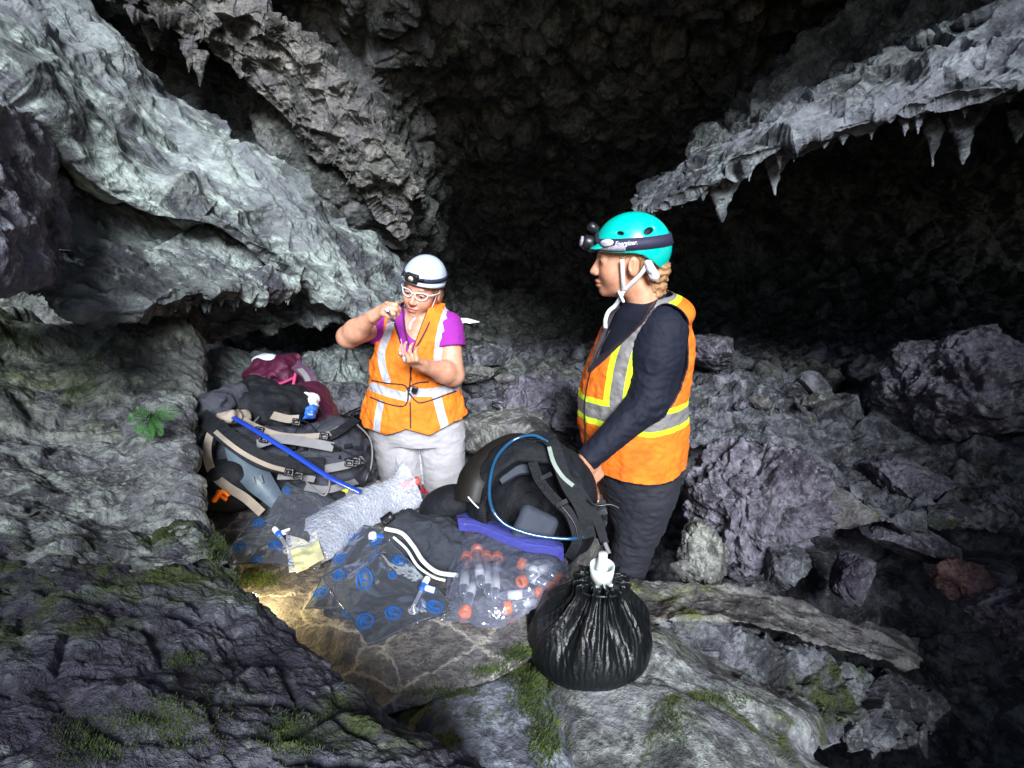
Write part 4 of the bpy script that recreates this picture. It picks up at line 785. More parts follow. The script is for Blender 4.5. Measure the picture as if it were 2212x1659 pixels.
# ---------------------------------------------------------------- woman kneeling at left (facing the camera, looking down at her hands)
def woman_kneeling():
    Y = 2.6; Q = lambda x, y, dy=0: PY(x, y, Y + dy)
    root = thing('person', Q(900, 1060), 'kneeling woman with white helmet and glasses, orange vest over magenta shirt, looking at her hands', 'woman')
    hc = Q(913, 623, -.02); R = frame((-.26, -.93, -.12), (.24, -.1, 1)); hs = 1.04
    tab = []
    for y, a, b, dp in [(668, 862, 944, .06), (680, 835, 965, .09), (700, 815, 978, .105), (740, 812, 970, .125), (790, 812, 968, .135), (830, 812, 975, .13), (870, 803, 985, .14), (905, 800, 993, .15), (940, 806, 998, .14)]:
        l, r_ = Q(a, y), Q(b, y); tab.append((l[2], (l[0] + r_[0]) / 2, Y, (r_[0] - l[0]) / 2, dp))
    shR = Q(820, 702, -.02); elR = Q(752, 728, -.20); wrR = Q(806, 684, -.30)
    shL = Q(966, 706, -.01); elL = Q(978, 810, -.10); wrL = Q(915, 790, -.27)
    neck0 = hc + R @ np.array([0, -.035, -.075]); neck1 = Q(900, 682)
    def skin(p):
        q = (p - hc) @ R / hs; d = head_sdf(q) * hs; d = su(d, cone(p, neck0, neck1, .055, .066), .03); t = stack(p, tab, 0) + .012; d = su(d, t, .03)
        d = su(d, cone(p, shR, elR, .054, .048), .03); d = su(d, cone(p, elR, elR + (wrR - elR) * .35, .048, .049), .02); d = su(d, cone(p, elR + (wrR - elR) * .3, wrR, .049, .028), .02)
        d = su(d, cone(p, shL, elL, .060, .053), .03); d = su(d, cone(p, elL, elL + (wrL - elL) * .35, .052, .051), .02); d = su(d, cone(p, elL + (wrL - elL) * .3, wrL, .05, .028), .02)
        d = su(d, hand_sdf(p, wrR, Q(835, 664, -.34) - wrR, (.1, -.5, .8), [(45, 60, 30), (58, 66, 30), (66, 70, 35), (72, 70, 35)], 2, thumb=((.034, .02, -.004), (.046, .050, -.026), (.036, .076, -.036)), side=-1), .012)
        d = su(d, hand_sdf(p, wrL, Q(872, 770, -.36) - wrL, (.1, -.35, -.85), [(30, 45, 25), (38, 52, 25), (46, 55, 25), (52, 58, 28)], 4, thumb=((.034, .02, -.004), (.044, .052, -.024), (.032, .080, -.034)), side=-1), .012)
        return d
    ob = mk('body', skin, *BB(Q(720, 960), Q(1030, 545), -.55, .25), .0045, M['skin_a'], root)
    me = ob.data; n = len(me.vertices); a = np.empty(n * 3, np.float32); me.vertices.foreach_get('co', a); head_paint(me, a.reshape(-1, 3) + np.array(abs_loc(root)), hc, R)
    def shirt(p):
        d = stack(p, tab, 0) - .003; nkl = np.maximum(ell(p, Q(897, 690, -.10), (.055, .12, .10)), -9); d = np.maximum(d, -nkl)
        s1 = np.maximum(cone(p, shR, shR + (elR - shR) * .5, .070, .072), (p - (shR + (elR - shR) * .36)) @ ((elR - shR) / np.linalg.norm(elR - shR)))
        s2 = np.maximum(cone(p, shL, shL + (elL - shL) * .6, .074, .076), (p - (shL + (elL - shL) * .42)) @ ((elL - shL) / np.linalg.norm(elL - shL)))
        d = np.maximum(d, Q(0, 905, -.1)[2] - p[:, 2]); return su(su(d, s1, .03), s2, .03) - wr(p, .003, 20, 7)
    mk('shirt', shirt, *BB(Q(770, 960), Q(1020, 640), -.35, .3), .0046, M['shirt_a'], root)
    cx = Q(893, 765)[0]
    def vp(p):
        d = stack(p, tab, 0) - .016 - wr(p, .008, 8, 13, (1, 1, .6)) - wr(p, .004, 22, 15, (1.4, 1, .8)) - .004 * fbm(p * 22, 14, 2)
        fl = np.clip((Q(0, 850)[2] - p[:, 2]) * .06, 0, .008); d = d - fl; sh_ = ell(p, Q(898, 682), (.145, .09, .035)) - .004; d = su(d, sh_, .03)
        hem = np.interp(p[:, 0], [Q(790, 925)[0], Q(800, 930)[0], Q(850, 930)[0], Q(893, 930)[0], Q(940, 930)[0], Q(985, 925)[0]], [Q(0, 912, -.06)[2], Q(0, 926, -.1)[2], Q(0, 936, -.14)[2], Q(0, 924, -.15)[2], Q(0, 936, -.14)[2], Q(0, 900, -.04)[2]]) - p[:, 2]
        h = np.clip((p[:, 2] - Q(0, 762)[2]), 0, 9); vn = np.maximum(np.abs(p[:, 0] - cx - h * .03) - h * .36, p[:, 1] - (Y + .02)); vn = np.maximum(vn * .9, Q(0, 762)[2] - p[:, 2])
        a1 = ell(p, Q(795, 720, -.02), (.055, .13, .12)); a2 = ell(p, Q(990, 735, -.01), (.062, .13, .13)); nk = L(p, Q(900, 668, .03)) - .075
        return d, hem, vn, a1, a2, nk
    def vest(p):
        d, hem, vn, a1, a2, nk = vp(p)
        return np.maximum(np.maximum(d, hem), np.maximum(np.maximum(-vn, -nk), np.maximum(-a1, -a2)))
    def va(V):
        uv = topx(V); d, hem, vn, a1, a2, nk = vp(V); fr = V[:, 1] < Y + .02
        s = np.full(len(V), -9.0)
        for pl, w_ in (([(852, 668), (838, 720), (824, 760), (828, 800), (836, 822)], 8), ([(822, 872), (816, 905), (812, 945)], 7.5), ([(968, 668), (960, 690), (950, 730), (944, 790), (940, 815)], 9), ([(944, 858), (952, 890), (962, 925)], 9.5), ([(806, 836), (840, 848), (878, 858)], 9.5), ([(886, 846), (930, 848), (985, 835)], 9)):
            s = np.maximum(s, w_ - polydist(uv, pl))
        s = np.where(fr, s, -1)
        e = (.0042 - np.minimum(np.minimum(np.abs(vn), np.abs(hem)), np.minimum(np.abs(a1), np.minimum(np.abs(a2), np.abs(nk))))) * 460
        for pl in ([(803, 822), (835, 828), (872, 832), (882, 845)], [(882, 845), (880, 868), (868, 878), (835, 872), (800, 858)], [(882, 838), (900, 828), (925, 825)], [(884, 850), (898, 866), (912, 870), (950, 858), (985, 845)], [(893, 765), (888, 800), (884, 845)], [(886, 870), (887, 925)]):
            e = np.maximum(e, np.where(fr, 1.7 - polydist(uv, pl), -1))
        return dict(sil=s, yel=np.full(len(V), -1.0), edge=e)
    mk('safety_vest', vest, *BB(Q(765, 975), Q(1030, 645), -.3, .3), .0044, M['vest_a'], root, va)
    kR = Q(868, 1030, -.06); kL = Q(960, 1034, -.04)
    def pants(p):
        d = np.maximum(stack(p, tab, 0) - .004, p[:, 2] - Q(0, 880)[2])
        for h, k in ((Q(852, 925), kR), (Q(952, 925), kL)):
            d = su(d, cone(p, h, k, .114, .106), .012); d = su(d, cone(p, k, k + [0, .36, -.03], .085, .055), .03)
        return d - wr(p, .005, 6, 19, (1, 1, 2.4)) - wr(p, .002, 20, 20, (1, 1, 2.5))
    mk('trousers', pants, *BB(Q(770, 1095), Q(1040, 870), -.25, .55), .0055, M['pants_a'], root)
    redm = simple('red knee cloth', (.34, .03, .05), .8, bump=.5, bsc=50)
    for k in (kR, kL):
        f = lambda p: np.maximum(ell(p, k + [0, .0, -.075], (.115, .13, .055)) - wr(p, .006, 18, 3), -9); mk('knee_pad', f, k - [.17, .2, .17], k + [.17, .2, .05], .007, redm, root)
    for k in (kR, kL): mk('boot', lambda p: su(ell(p, k + [0, .42, -.03], (.055, .12, .05)), ell(p, k + [0, .50, -.06], (.05, .05, .1)), .03), k + [-.12, .25, -.2], k + [.12, .62, .1], .009, M['black'], root)
    def hair(p):
        q = (p - hc) @ R / hs; d = ell(q, (0, -.022, .02), (.081, .098, .082)); d = np.maximum(d, q[:, 1] - .05 + np.clip(-q[:, 2], 0, 1) * .6)
        pt = cone(q, (-.055, -.05, -.03), (-.06, -.05, -.09), .028, .016); return su(d, pt, .02) * hs - .003 * noise((q * [120, 120, 25]).astype(np.float32), 4)
    mk('hair', hair, hc - .19, hc + .17, .005, M['hair'], root)
    r = np.array([.093, .116, .100]); o = np.array([0, -.010, .048])
    def zb(y): return np.interp(y, [-.15, -.09, -.03, .05, .12, .16], [-.02, -.01, .025, .042, .052, .058])
    def hel(p):
        q = (p - hc) @ R / hs; d = ell(q, o, r); d = np.maximum(d, -ell(q, o, r - .012)); d = np.maximum(d, zb(q[:, 1]) - q[:, 2]); br = np.maximum(ell(q, (0, -.008, .048), (.097, .121, .03)), -ell(q, (0, -.010, .048), (.085, .108, .06))); br = np.maximum(br, zb(q[:, 1]) - q[:, 2])
        br = np.maximum(br, q[:, 2] - (zb(q[:, 1]) + .014)); return su(d, br, .006) * hs
    HP = lambda x, y, z: hc + R @ (np.array([x, y, z]) * hs)
    hm = mk('helmet', hel, hc - [.18, .2, .14], hc + [.18, .2, .2], .0038, M['whelm'], root, lambda V: dict(vent=np.full(len(V), -1.0)), smooth=2)
    pts, nr = ring_on(HP(*o), R, r * hs, .004, .003, .024, 72); part('headlamp_band', ribbon(pts[::3], .018, .0012, 120, nr[::3]), M['strap_k'], hm)
    fr_ = HP(.012, .108, .078); lb = lambda p: rbox(p, fr_, (.030, .014, .020), .006, R)
    lamp = mk('headlamp', lb, fr_ - .05, fr_ + .05, .003, M['black'], hm)
    part('lens', lathe([(0, 0), (.012, 0), (.012, .003), (0, .006)], 18, HP(.012, .121, .078), R @ np.array([0, 1, 0])), simple('lamp reflector', (.6, .58, .45), .2), lamp)
    for s in (-1, 1):
        for z in (.074,): part('lamp_clip', ribbon([HP(.012 + s * .03, .112, z + .008), HP(.012 + s * .05, .10, z + .004)], .012, .004, 6, R @ np.array([s * .4, 1, .3])), M['black'], lamp)
    # glasses
    gf = []; 
    for s in (-1, 1):
        lp = [HP(s * x, .100 - abs(x - .008) * .35, z) for x, z in ((.008, .006), (.018, .014), (.036, .016), (.054, .014), (.058, .004), (.050, -.012), (.034, -.017), (.016, -.012))]; gf.append(tube(lp, .0026, 48, 8, closed=True))
        gf.append(tube([HP(s * .057, .084, .010), HP(s * .078, .05, .010), HP(s * .084, .0, .004)], .0028, 12, 8))
    gf.append(tube([HP(-.009, .1, .006), HP(0, .104, .010), HP(.009, .1, .006)], .0024, 8, 8))
    gl = part('glasses', join(gf), M['white_plastic'], root)
    for s in (-1, 1):
        ring = np.array([HP(s * x, .100 - abs(x - .008) * .35, z) for x, z in catmull([(.008, .006, 0), (.018, .014, 0), (.036, .016, 0), (.054, .014, 0), (.058, .004, 0), (.050, -.012, 0), (.034, -.017, 0), (.016, -.012, 0)], 24, True)[:, :2]])
        part('lens', (ring, [list(range(24))]), M['glass'], gl)
        e = HP(s * .031, .0765, .001); eo = part('eye', lathe([(0, -.0125), (.008, -.0098), (.0118, -.005), (.0128, 0), (.0118, .005), (.008, .0098), (0, .0125)], 16, e, R @ np.array([0, 0, 1.0])), M['eye_w'], root)
        part('iris', lathe([(0, 0), (.006, .0005), (.005, .002), (0, .003)], 14, e + R @ np.array([0, .0102 * hs, -.005]), R @ np.array([0, 1, -.35])), M['iris'], eo)
        part('eyelid', tube([e + R @ np.array([-.0135, .010, .0015]), e + R @ np.array([0, .0150, .004]), e + R @ np.array([.0135, .010, .0015])], .0036, seg=8), M['skin_a'], eo)
    # chin strap and dangling tail, lanyard
    st = join([ribbon([HP(s * .080, .028, .005), HP(s * .074, .026, -.03), HP(s * .060, .034, -.08), HP(s * .016, .052, -.128)], .010, .001, 20, R @ np.array([s, .25, 0])) for s in (-1, 1)] +
              [ribbon([HP(.012, .052, -.128), Q(896, 686, -.16), Q(888, 698, -.165), Q(884, 712, -.17)], .009, .001, 16, (0, -1, .1)), ribbon([HP(-.02, .04, -.118), HP(-.05, .045, -.10)], .016, .005, 6, R @ np.array([-.5, 1, -.3]))])
    part('chin_strap', st, M['strap_w'], hm)
    ly = join([ribbon([Q(870, 660, -.05), Q(872, 690, -.115), Q(878, 725, -.145), Q(888, 762, -.158)], .006, .001, 24, (0, -1, .1)), ribbon([Q(936, 668, -.05), Q(926, 700, -.115), Q(908, 735, -.148), Q(890, 764, -.158)], .006, .001, 24, (0, -1, .1)), tube([Q(890, 764, -.16), Q(886, 800, -.172), Q(890, 825, -.172)], .0015, 12, 6)])
    lo_ = part('lanyard', ly, simple('dark lanyard', (.03, .01, .05), .7), root)
    tg = lambda p: rbox(p, Q(896, 842, -.178), (.014, .007, .016), .004, rot(0, 20, 0)); mk('lanyard_fob', tg, Q(896, 842, -.178) - .03, Q(896, 842, -.178) + .03, .003, M['black'], lo_)
    part('ring', tube([wrL + (Q(872, 770, -.36) - wrL) * t + [0.01 * math.cos(a), 0, .009 * math.sin(a)] for t, a in ((1.15, 0), (1.15, 2), (1.15, 4))], .0015, 16, 6, closed=True), simple('silver ring', (.6, .6, .62), .2, 1), root)
    # things held
    vm = clear_mat('clear plastic', (.82, .84, .92), .22, .1)
    v1 = thing('sample_vial', Q(846, 690, -.36), 'small clear vial pinched in the raised hand of the kneeling woman', 'vial'); tp, bt_ = Q(838, 672, -.37), Q(852, 698, -.36)
    part('tube_wall', tube([tp, bt_], [.007, .006], 10, 12), vm, v1); part('cap', tube([tp + (tp - bt_) * .25, tp], .0085, 6, 12), M['white_plastic'], v1)
    v2 = thing('dropper', Q(858, 772, -.38), 'thin pink dropper held upright in the lower hand of the kneeling woman', 'dropper'); a_, b_ = Q(872, 770, -.37), Q(866, 732, -.38)
    part('stem', tube([a_, b_], [.005, .0018], 10, 10), simple('pink dropper', (.75, .35, .4), .4), v2); part('bulb', tube([a_ + (a_ - b_) * .3, a_ + (a_ - b_) * .1, a_], [.003, .007, .005], 10, 10), M['white_plastic'], v2)
woman_kneeling()
# ================================================================ GEAR
def cloth(name, col, amp=.6, sc=45, rough=.8, spec=.4, sheen=.0, var=.2):
    return simple(name, col, rough, 0, var, 18, amp, sc, sheen, spec)
M['nylon_k'] = cloth('black nylon', (.008, .009, .012), .8, 45, .7, .25); M['nylon_g'] = cloth('grey nylon', (.045, .046, .060), .8, 40, .75, .25); M['tan_web'] = cloth('tan webbing', (.26, .22, .18), .4, 300)
M['grey_web'] = cloth('grey webbing', (.17, .165, .175), .4, 300, .6); M['maroon'] = cloth('maroon nylon', (.06, .006, .025), .7, 40, .55); M['plum'] = cloth('plum nylon', (.07, .03, .065), .7, 40, .6)
M['plate'] = cloth('grey blue frame sheet', (.085, .115, .15), .15, 60, .45); M['blue_tube'] = simple('blue plastic', (.015, .05, .38), .22, var=.1, spec=.7); M['orange'] = simple('orange plastic', (1.0, .19, .01), .35, var=.08)
M['white'] = simple('white plastic', (.72, .73, .74), .35, var=.04); M['hose_w'] = simple('white hose', (.62, .64, .62), .35, var=.06); M['knit'] = cloth('grey knit cloth', (.030, .034, .046), 1.0, 90, .9)
def bumpy(p, amp, sc, seed): return amp * fbm((p * sc).astype(np.float32), seed, 3)
def solid(name, f, c, ext, h, mat, parent, smooth=1):
    c = np.array(c); return mk(name, f, c - ext, c + ext, h, mat, parent, smooth=smooth)
def rib(name, px, w, mat, parent, up=None, th=.0016, n=None):
    pts = [P(*q) for q in px]; return part(name, ribbon(pts, w, th, n, up if up is not None else (-CF * .8 + np.array([0, 0, .6]))), mat, parent, smooth=False)
UP = -CF * .8 + np.array([0, 0, .6])
# ---- large grey and brown trekking backpack lying on the slab
def trek_pack():
    c = P(618, 998, 1.86); root = thing('backpack', PZ(620, 1060, .66), 'large grey and tan trekking backpack lying on its side under the maroon one', 'backpack')
    fo = lambda p: .010 * np.sin(p[:, 0] * 55 + 5 * noise((p * 9).astype(np.float32), 3)) * .5 + bumpy(p, .03, 9, 4) + wr(p, .010, 16, 6, (1, .6, 2))
    R = rot(0, 10, 0)
    b = lambda p: su(rbox(p, c, (.262, .15, .098), .08, R), ell(p, P(728, 985, 1.84), (.09, .12, .11)), .06) - fo(p)
    solid('main_bag', b, c, [.42, .26, .26], .0062, M['nylon_g'], root)
    c1 = P(578, 872, 1.97); f1 = lambda p: rbox(p, c1, (.135, .11, .052), .05, rot(0, 12, -8)) - wr(p, .012, 14, 8) - bumpy(p, .02, 10, 9); solid('lid_pocket', f1, c1, [.24, .2, .16], .006, M['nylon_k'], root)
    c2 = P(474, 876, 1.88); f2 = lambda p: rbox(p, c2, (.072, .09, .045), .035, rot(0, -24, -10)) - wr(p, .010, 16, 11) - bumpy(p, .02, 12, 12); solid('lid_end', f2, c2, [.15, .17, .14], .0055, M['nylon_g'], root)
    c3 = P(482, 912, 1.80); f3 = lambda p: rbox(p, c3, (.066, .05, .014), .012, rot(-25, -22, 0)) - wr(p, .010, 24, 13); solid('tan_flap', f3, c3, [.12, .12, .08], .004, M['tan_web'], root)
    c4 = P(490, 1050, 1.66); f4 = lambda p: ell(p, c4, (.10, .07, .085)) - bumpy(p, .01, 12, 3); solid('hip_pad', f4, c4, [.16, .12, .13], .006, M['nylon_k'], root)
    # frame sheet, a curved plate with two slots
    pts = [P(508, 958, 1.66), P(528, 1000, 1.64), P(560, 1040, 1.62), P(600, 1086, 1.62)]; Vp, Fp = ribbon(pts, [.060, .078, .075, .045], .004, 30, UP + np.array([.2, 0, 0])); pl = part('frame_sheet', (Vp, Fp), M['plate'], root)
    for dx in (0, 16): rib('slot', [(546 + dx, 1030 - dx * .2, 1.612), (552 + dx, 1046 - dx * .2, 1.61)], .006, M['black'], pl, th=.003)
    st = [('hip_belt', [(470, 905, 1.72), (452, 945, 1.66), (448, 985, 1.62), (462, 1025, 1.60), (492, 1052, 1.58), (530, 1076, 1.57), (566, 1108, 1.56)], .024, 'tan_web'),
          ('shoulder_strap', [(436, 900, 1.74), (468, 925, 1.66), (510, 958, 1.62), (560, 990, 1.62), (620, 1006, 1.64), (700, 1006, 1.68)], .050, 'nylon_k'),
          ('strap_edge', [(450, 918, 1.68), (488, 952, 1.60), (530, 982, 1.59), (580, 1006, 1.60), (625, 1018, 1.62)], .013, 'tan_web'),
          ('compression_strap', [(645, 1026, 1.70), (700, 1014, 1.68), (750, 1004, 1.68), (786, 992, 1.72)], .026, 'grey_web'),
          ('compression_strap', [(500, 892, 1.84), (560, 925, 1.74), (620, 942, 1.71), (700, 940, 1.72), (735, 925, 1.76)], .018, 'tan_web'),
          ('compression_strap', [(555, 960, 1.68), (600, 948, 1.68), (660, 955, 1.68), (720, 966, 1.70)], .030, 'grey_web'),
          ('compression_strap', [(660, 1052, 1.66), (705, 1058, 1.64), (745, 1048, 1.66), (770, 1040, 1.70)], .022, 'grey_web'),
          ('compression_strap', [(600, 1030, 1.66), (640, 1030, 1.66), (680, 1036, 1.66)], .018, 'grey_web'),
          ('side_strap', [(700, 948, 1.72), (735, 930, 1.74), (770, 905, 1.80)], .030, 'nylon_k'),
          ('lid_strap', [(588, 897, 1.84), (620, 905, 1.82), (645, 905, 1.82)], .028, 'tan_web')]
    for n_, px, w_, m_ in st:
        o = rib(n_, px, w_, M[m_], root, th=.008 if n_ == 'shoulder_strap' else .0016)
    for x, y, d in ((625, 1020, 1.60), (645, 1028, 1.62), (770, 996, 1.68), (755, 1000, 1.67), (570, 948, 1.67), (700, 942, 1.70), (560, 930, 1.72), (640, 912, 1.80)):
        k = P(x, y, d); solid('buckle', lambda p: ss(rbox(p, k, (.014, .006, .012), .003, rot(-30, 10, 0)), rbox(p, k, (.008, .02, .004), .001, rot(-30, 10, 0)), .002), k, [.03, .03, .03], .0028, M['black'], root)
    for i, px in enumerate([[(700, 950, 1.72), (745, 975, 1.68), (790, 1000, 1.70), (796, 1030, 1.70), (770, 1066, 1.66)], [(770, 915, 1.8), (800, 950, 1.74), (803, 1000, 1.72), (790, 1040, 1.7)], [(640, 905, 1.80), (668, 915, 1.76), (690, 938, 1.74), (720, 944, 1.74)], [(560, 900, 1.84), (545, 920, 1.76), (560, 940, 1.72), (600, 950, 1.70)], [(690, 880, 1.92), (702, 900, 1.86), (690, 912, 1.84)], [(660, 1040, 1.66), (700, 1070, 1.62), (712, 1040, 1.64), (700, 1030, 1.65)]]):
        part('drawcord', tube([P(*q) for q in px], .0028, 40, 7), M['nylon_k'] if i % 2 == 0 else M['grey_web'], root)
    for k in range(16):   # ladder loops and folds on the bag front
        x = 600 + (k % 8) * 24; y = 965 + (k // 8) * 22 + (k % 3) * 4; rib('daisy_loop', [(x, y, 1.71 + .004 * (k % 8)), (x + 16, y - 3, 1.705 + .004 * (k % 8))], .012, M['nylon_k'], root, th=.003)
    part('whistle', join([tube([P(462, 1082, 1.565), P(472, 1068, 1.56), P(478, 1060, 1.56)], .0075, 12, 8), tube([P(478, 1060, 1.56), P(486, 1064, 1.56), P(494, 1072, 1.56)], .006, 12, 8), tube([P(470, 1060, 1.565), P(476, 1070, 1.56), P(490, 1080, 1.56)], .005, 12, 8)]), M['orange'], root)
trek_pack()
o = part('blue_strap', tube([P(505, 902, 1.74), P(560, 935, 1.66), P(640, 985, 1.62), P(710, 1030, 1.60), P(780, 1064, 1.60)], .0085, 60, 12, flat=.6), M['blue_tube']); tag(o, 'long blue tube lying diagonally across the trekking backpack', 'tube')
# ---- maroon day pack behind it
def maroon_pack():
    root = thing('backpack', P(620, 950, 2.3), 'maroon and plum day pack slumped behind the big trekking backpack', 'backpack')
    c = P(597, 812, 2.4); f = lambda p: rbox(p, c, (.105, .09, .065), .05, rot(0, -8, 0)) - wr(p, .016, 10, 3, (1, 1, 1)) - bumpy(p, .03, 9, 4); solid('lid', f, c, [.2, .18, .15], .0065, M['maroon'], root)
    c1 = P(610, 862, 2.38); f1 = lambda p: rbox(p, c1, (.10, .09, .075), .05, rot(0, 6, 0)) - wr(p, .014, 13, 6) - bumpy(p, .03, 9, 7); solid('upper_bag', f1, c1, [.2, .18, .16], .0065, M['plum'], root)
    c2 = P(668, 895, 2.22); f2 = lambda p: su(rbox(p, c2, (.085, .09, .11), .06, rot(0, -18, 0)), ell(p, P(698, 925, 2.18), (.06, .06, .07)), .05) - wr(p, .014, 13, 9); solid('lower_bag', f2, c2, [.22, .2, .22], .0065, M['maroon'], root)
    rib('shoulder_strap', [(640, 790, 2.28), (668, 815, 2.24), (678, 850, 2.22), (672, 885, 2.22)], .045, M['plum'], root, th=.009); rib('strap_pad', [(646, 795, 2.265), (664, 818, 2.225), (671, 850, 2.205), (667, 875, 2.205)], .02, M['grey_web'], root, th=.004)
    for px in ([(640, 800, 2.3), (632, 840, 2.27), (625, 880, 2.24)], [(680, 850, 2.2), (700, 890, 2.2), (712, 940, 2.18)], [(545, 800, 2.34), (590, 830, 2.3), (640, 815, 2.3)]): rib('piping', px, .010, simple('pink trim', (.36, .03, .12), .6), root, th=.003)
    part('top_loop', tube([P(638, 800, 2.34), P(645, 778, 2.35), P(652, 786, 2.34)], .006, 20, 8), M['maroon'], root)
    part('drawcord', tube([P(550, 800, 2.34), P(540, 812, 2.33), P(541, 830, 2.33)], .003, 20, 6), M['strap_w'], root)
maroon_pack()
c = P(575, 779, 2.42); o = solid('bottle_top', lambda p: ell(p, c, (.062, .05, .03)) - bumpy(p, .006, 20, 2), c, [.1, .1, .06], .005, M['white_plastic'], None); tag(o, 'pale blue rounded top poking out of the maroon pack', 'bottle')
pk = thing('tissue_packet', P(655, 880, 2.2), 'crumpled white and blue packet tucked against the maroon pack', 'packet')
c = P(652, 866, 2.0); solid('tissue', lambda p: rbox(p, c, (.052, .02, .022), .008, rot(0, 8, 0)) - wr(p, .012, 30, 3), c, [.09, .06, .07], .0042, M['white'], pk)
c = P(658, 887, 1.98); solid('wrapper', lambda p: rbox(p, c, (.036, .018, .022), .006, rot(0, 8, 0)) - wr(p, .008, 30, 5), c, [.07, .05, .05], .0042, simple('blue wrapper', (.03, .12, .5), .4, var=.6, sc=40), pk)
# ---- gas sampling bags: thin sealed film pouches with printed ring marks and a valve
def film_mat(name, tint, gl, wcol=(.5, .55, .7), al=.3):
    m, nt, b, out = nodes(name); nt.nodes.remove(b); v = N(nt, 'TexCoord').outputs['Object']
    t = N(nt, 'BsdfTransparent'); g = N(nt, 'BsdfGlossy'); d = N(nt, 'BsdfDiffuse'); t.inputs[0].default_value = tuple(tint) + (1,); g.inputs['Roughness'].default_value = .15; g.inputs[0].default_value = (.75, .8, .9, 1); d.inputs[0].default_value = tuple(wcol) + (1,)
    n = tex(nt, v, 7, 3, .5, 1.0); n2 = tex(nt, v, 40, 2, .5); bp = N(nt, 'Bump'); bp.inputs['Strength'].default_value = .5; bp.inputs['Distance'].default_value = .03; nt.links.new(mth(nt, 'ADD', n.outputs[0], mth(nt, 'MULTIPLY', n2.outputs[0], .05)), bp.inputs['Height'])
    nt.links.new(bp.outputs[0], g.inputs['Normal']); nt.links.new(bp.outputs[0], d.inputs['Normal'])
    a = N(nt, 'MixShader'); a.inputs[0].default_value = gl; nt.links.new(d.outputs[0], a.inputs[1]); nt.links.new(g.outputs[0], a.inputs[2])
    lw = N(nt, 'LayerWeight'); lw.inputs[0].default_value = .35
    mx = N(nt, 'MixShader'); nt.links.new(ramp(nt, lw.outputs['Fresnel'], [(0, al), (1, .75)]), mx.inputs[0]); nt.links.new(t.outputs[0], mx.inputs[1]); nt.links.new(a.outputs[0], mx.inputs[2]); nt.links.new(mx.outputs[0], out.inputs[0]); return m
M['film'] = film_mat('smoky sample bag film', (.52, .53, .53), .75, (.30, .32, .38), .48); M['logo'] = simple('blue print', (.008, .11, .42), .6, var=.05, spec=.2)
M['zip'] = film_mat('milky zip bag film', (.95, .96, .99), .6, (.58, .63, .88), .25); M['zip_top'] = film_mat('violet blue zip strip', (.30, .32, .75), .25, (.13, .14, .60), .62); M['valve_b'] = simple('blue valve', (.02, .12, .62), .3); M['tube_c'] = film_mat('clear tube', (.88, .9, .95), .5, (.6, .62, .68))
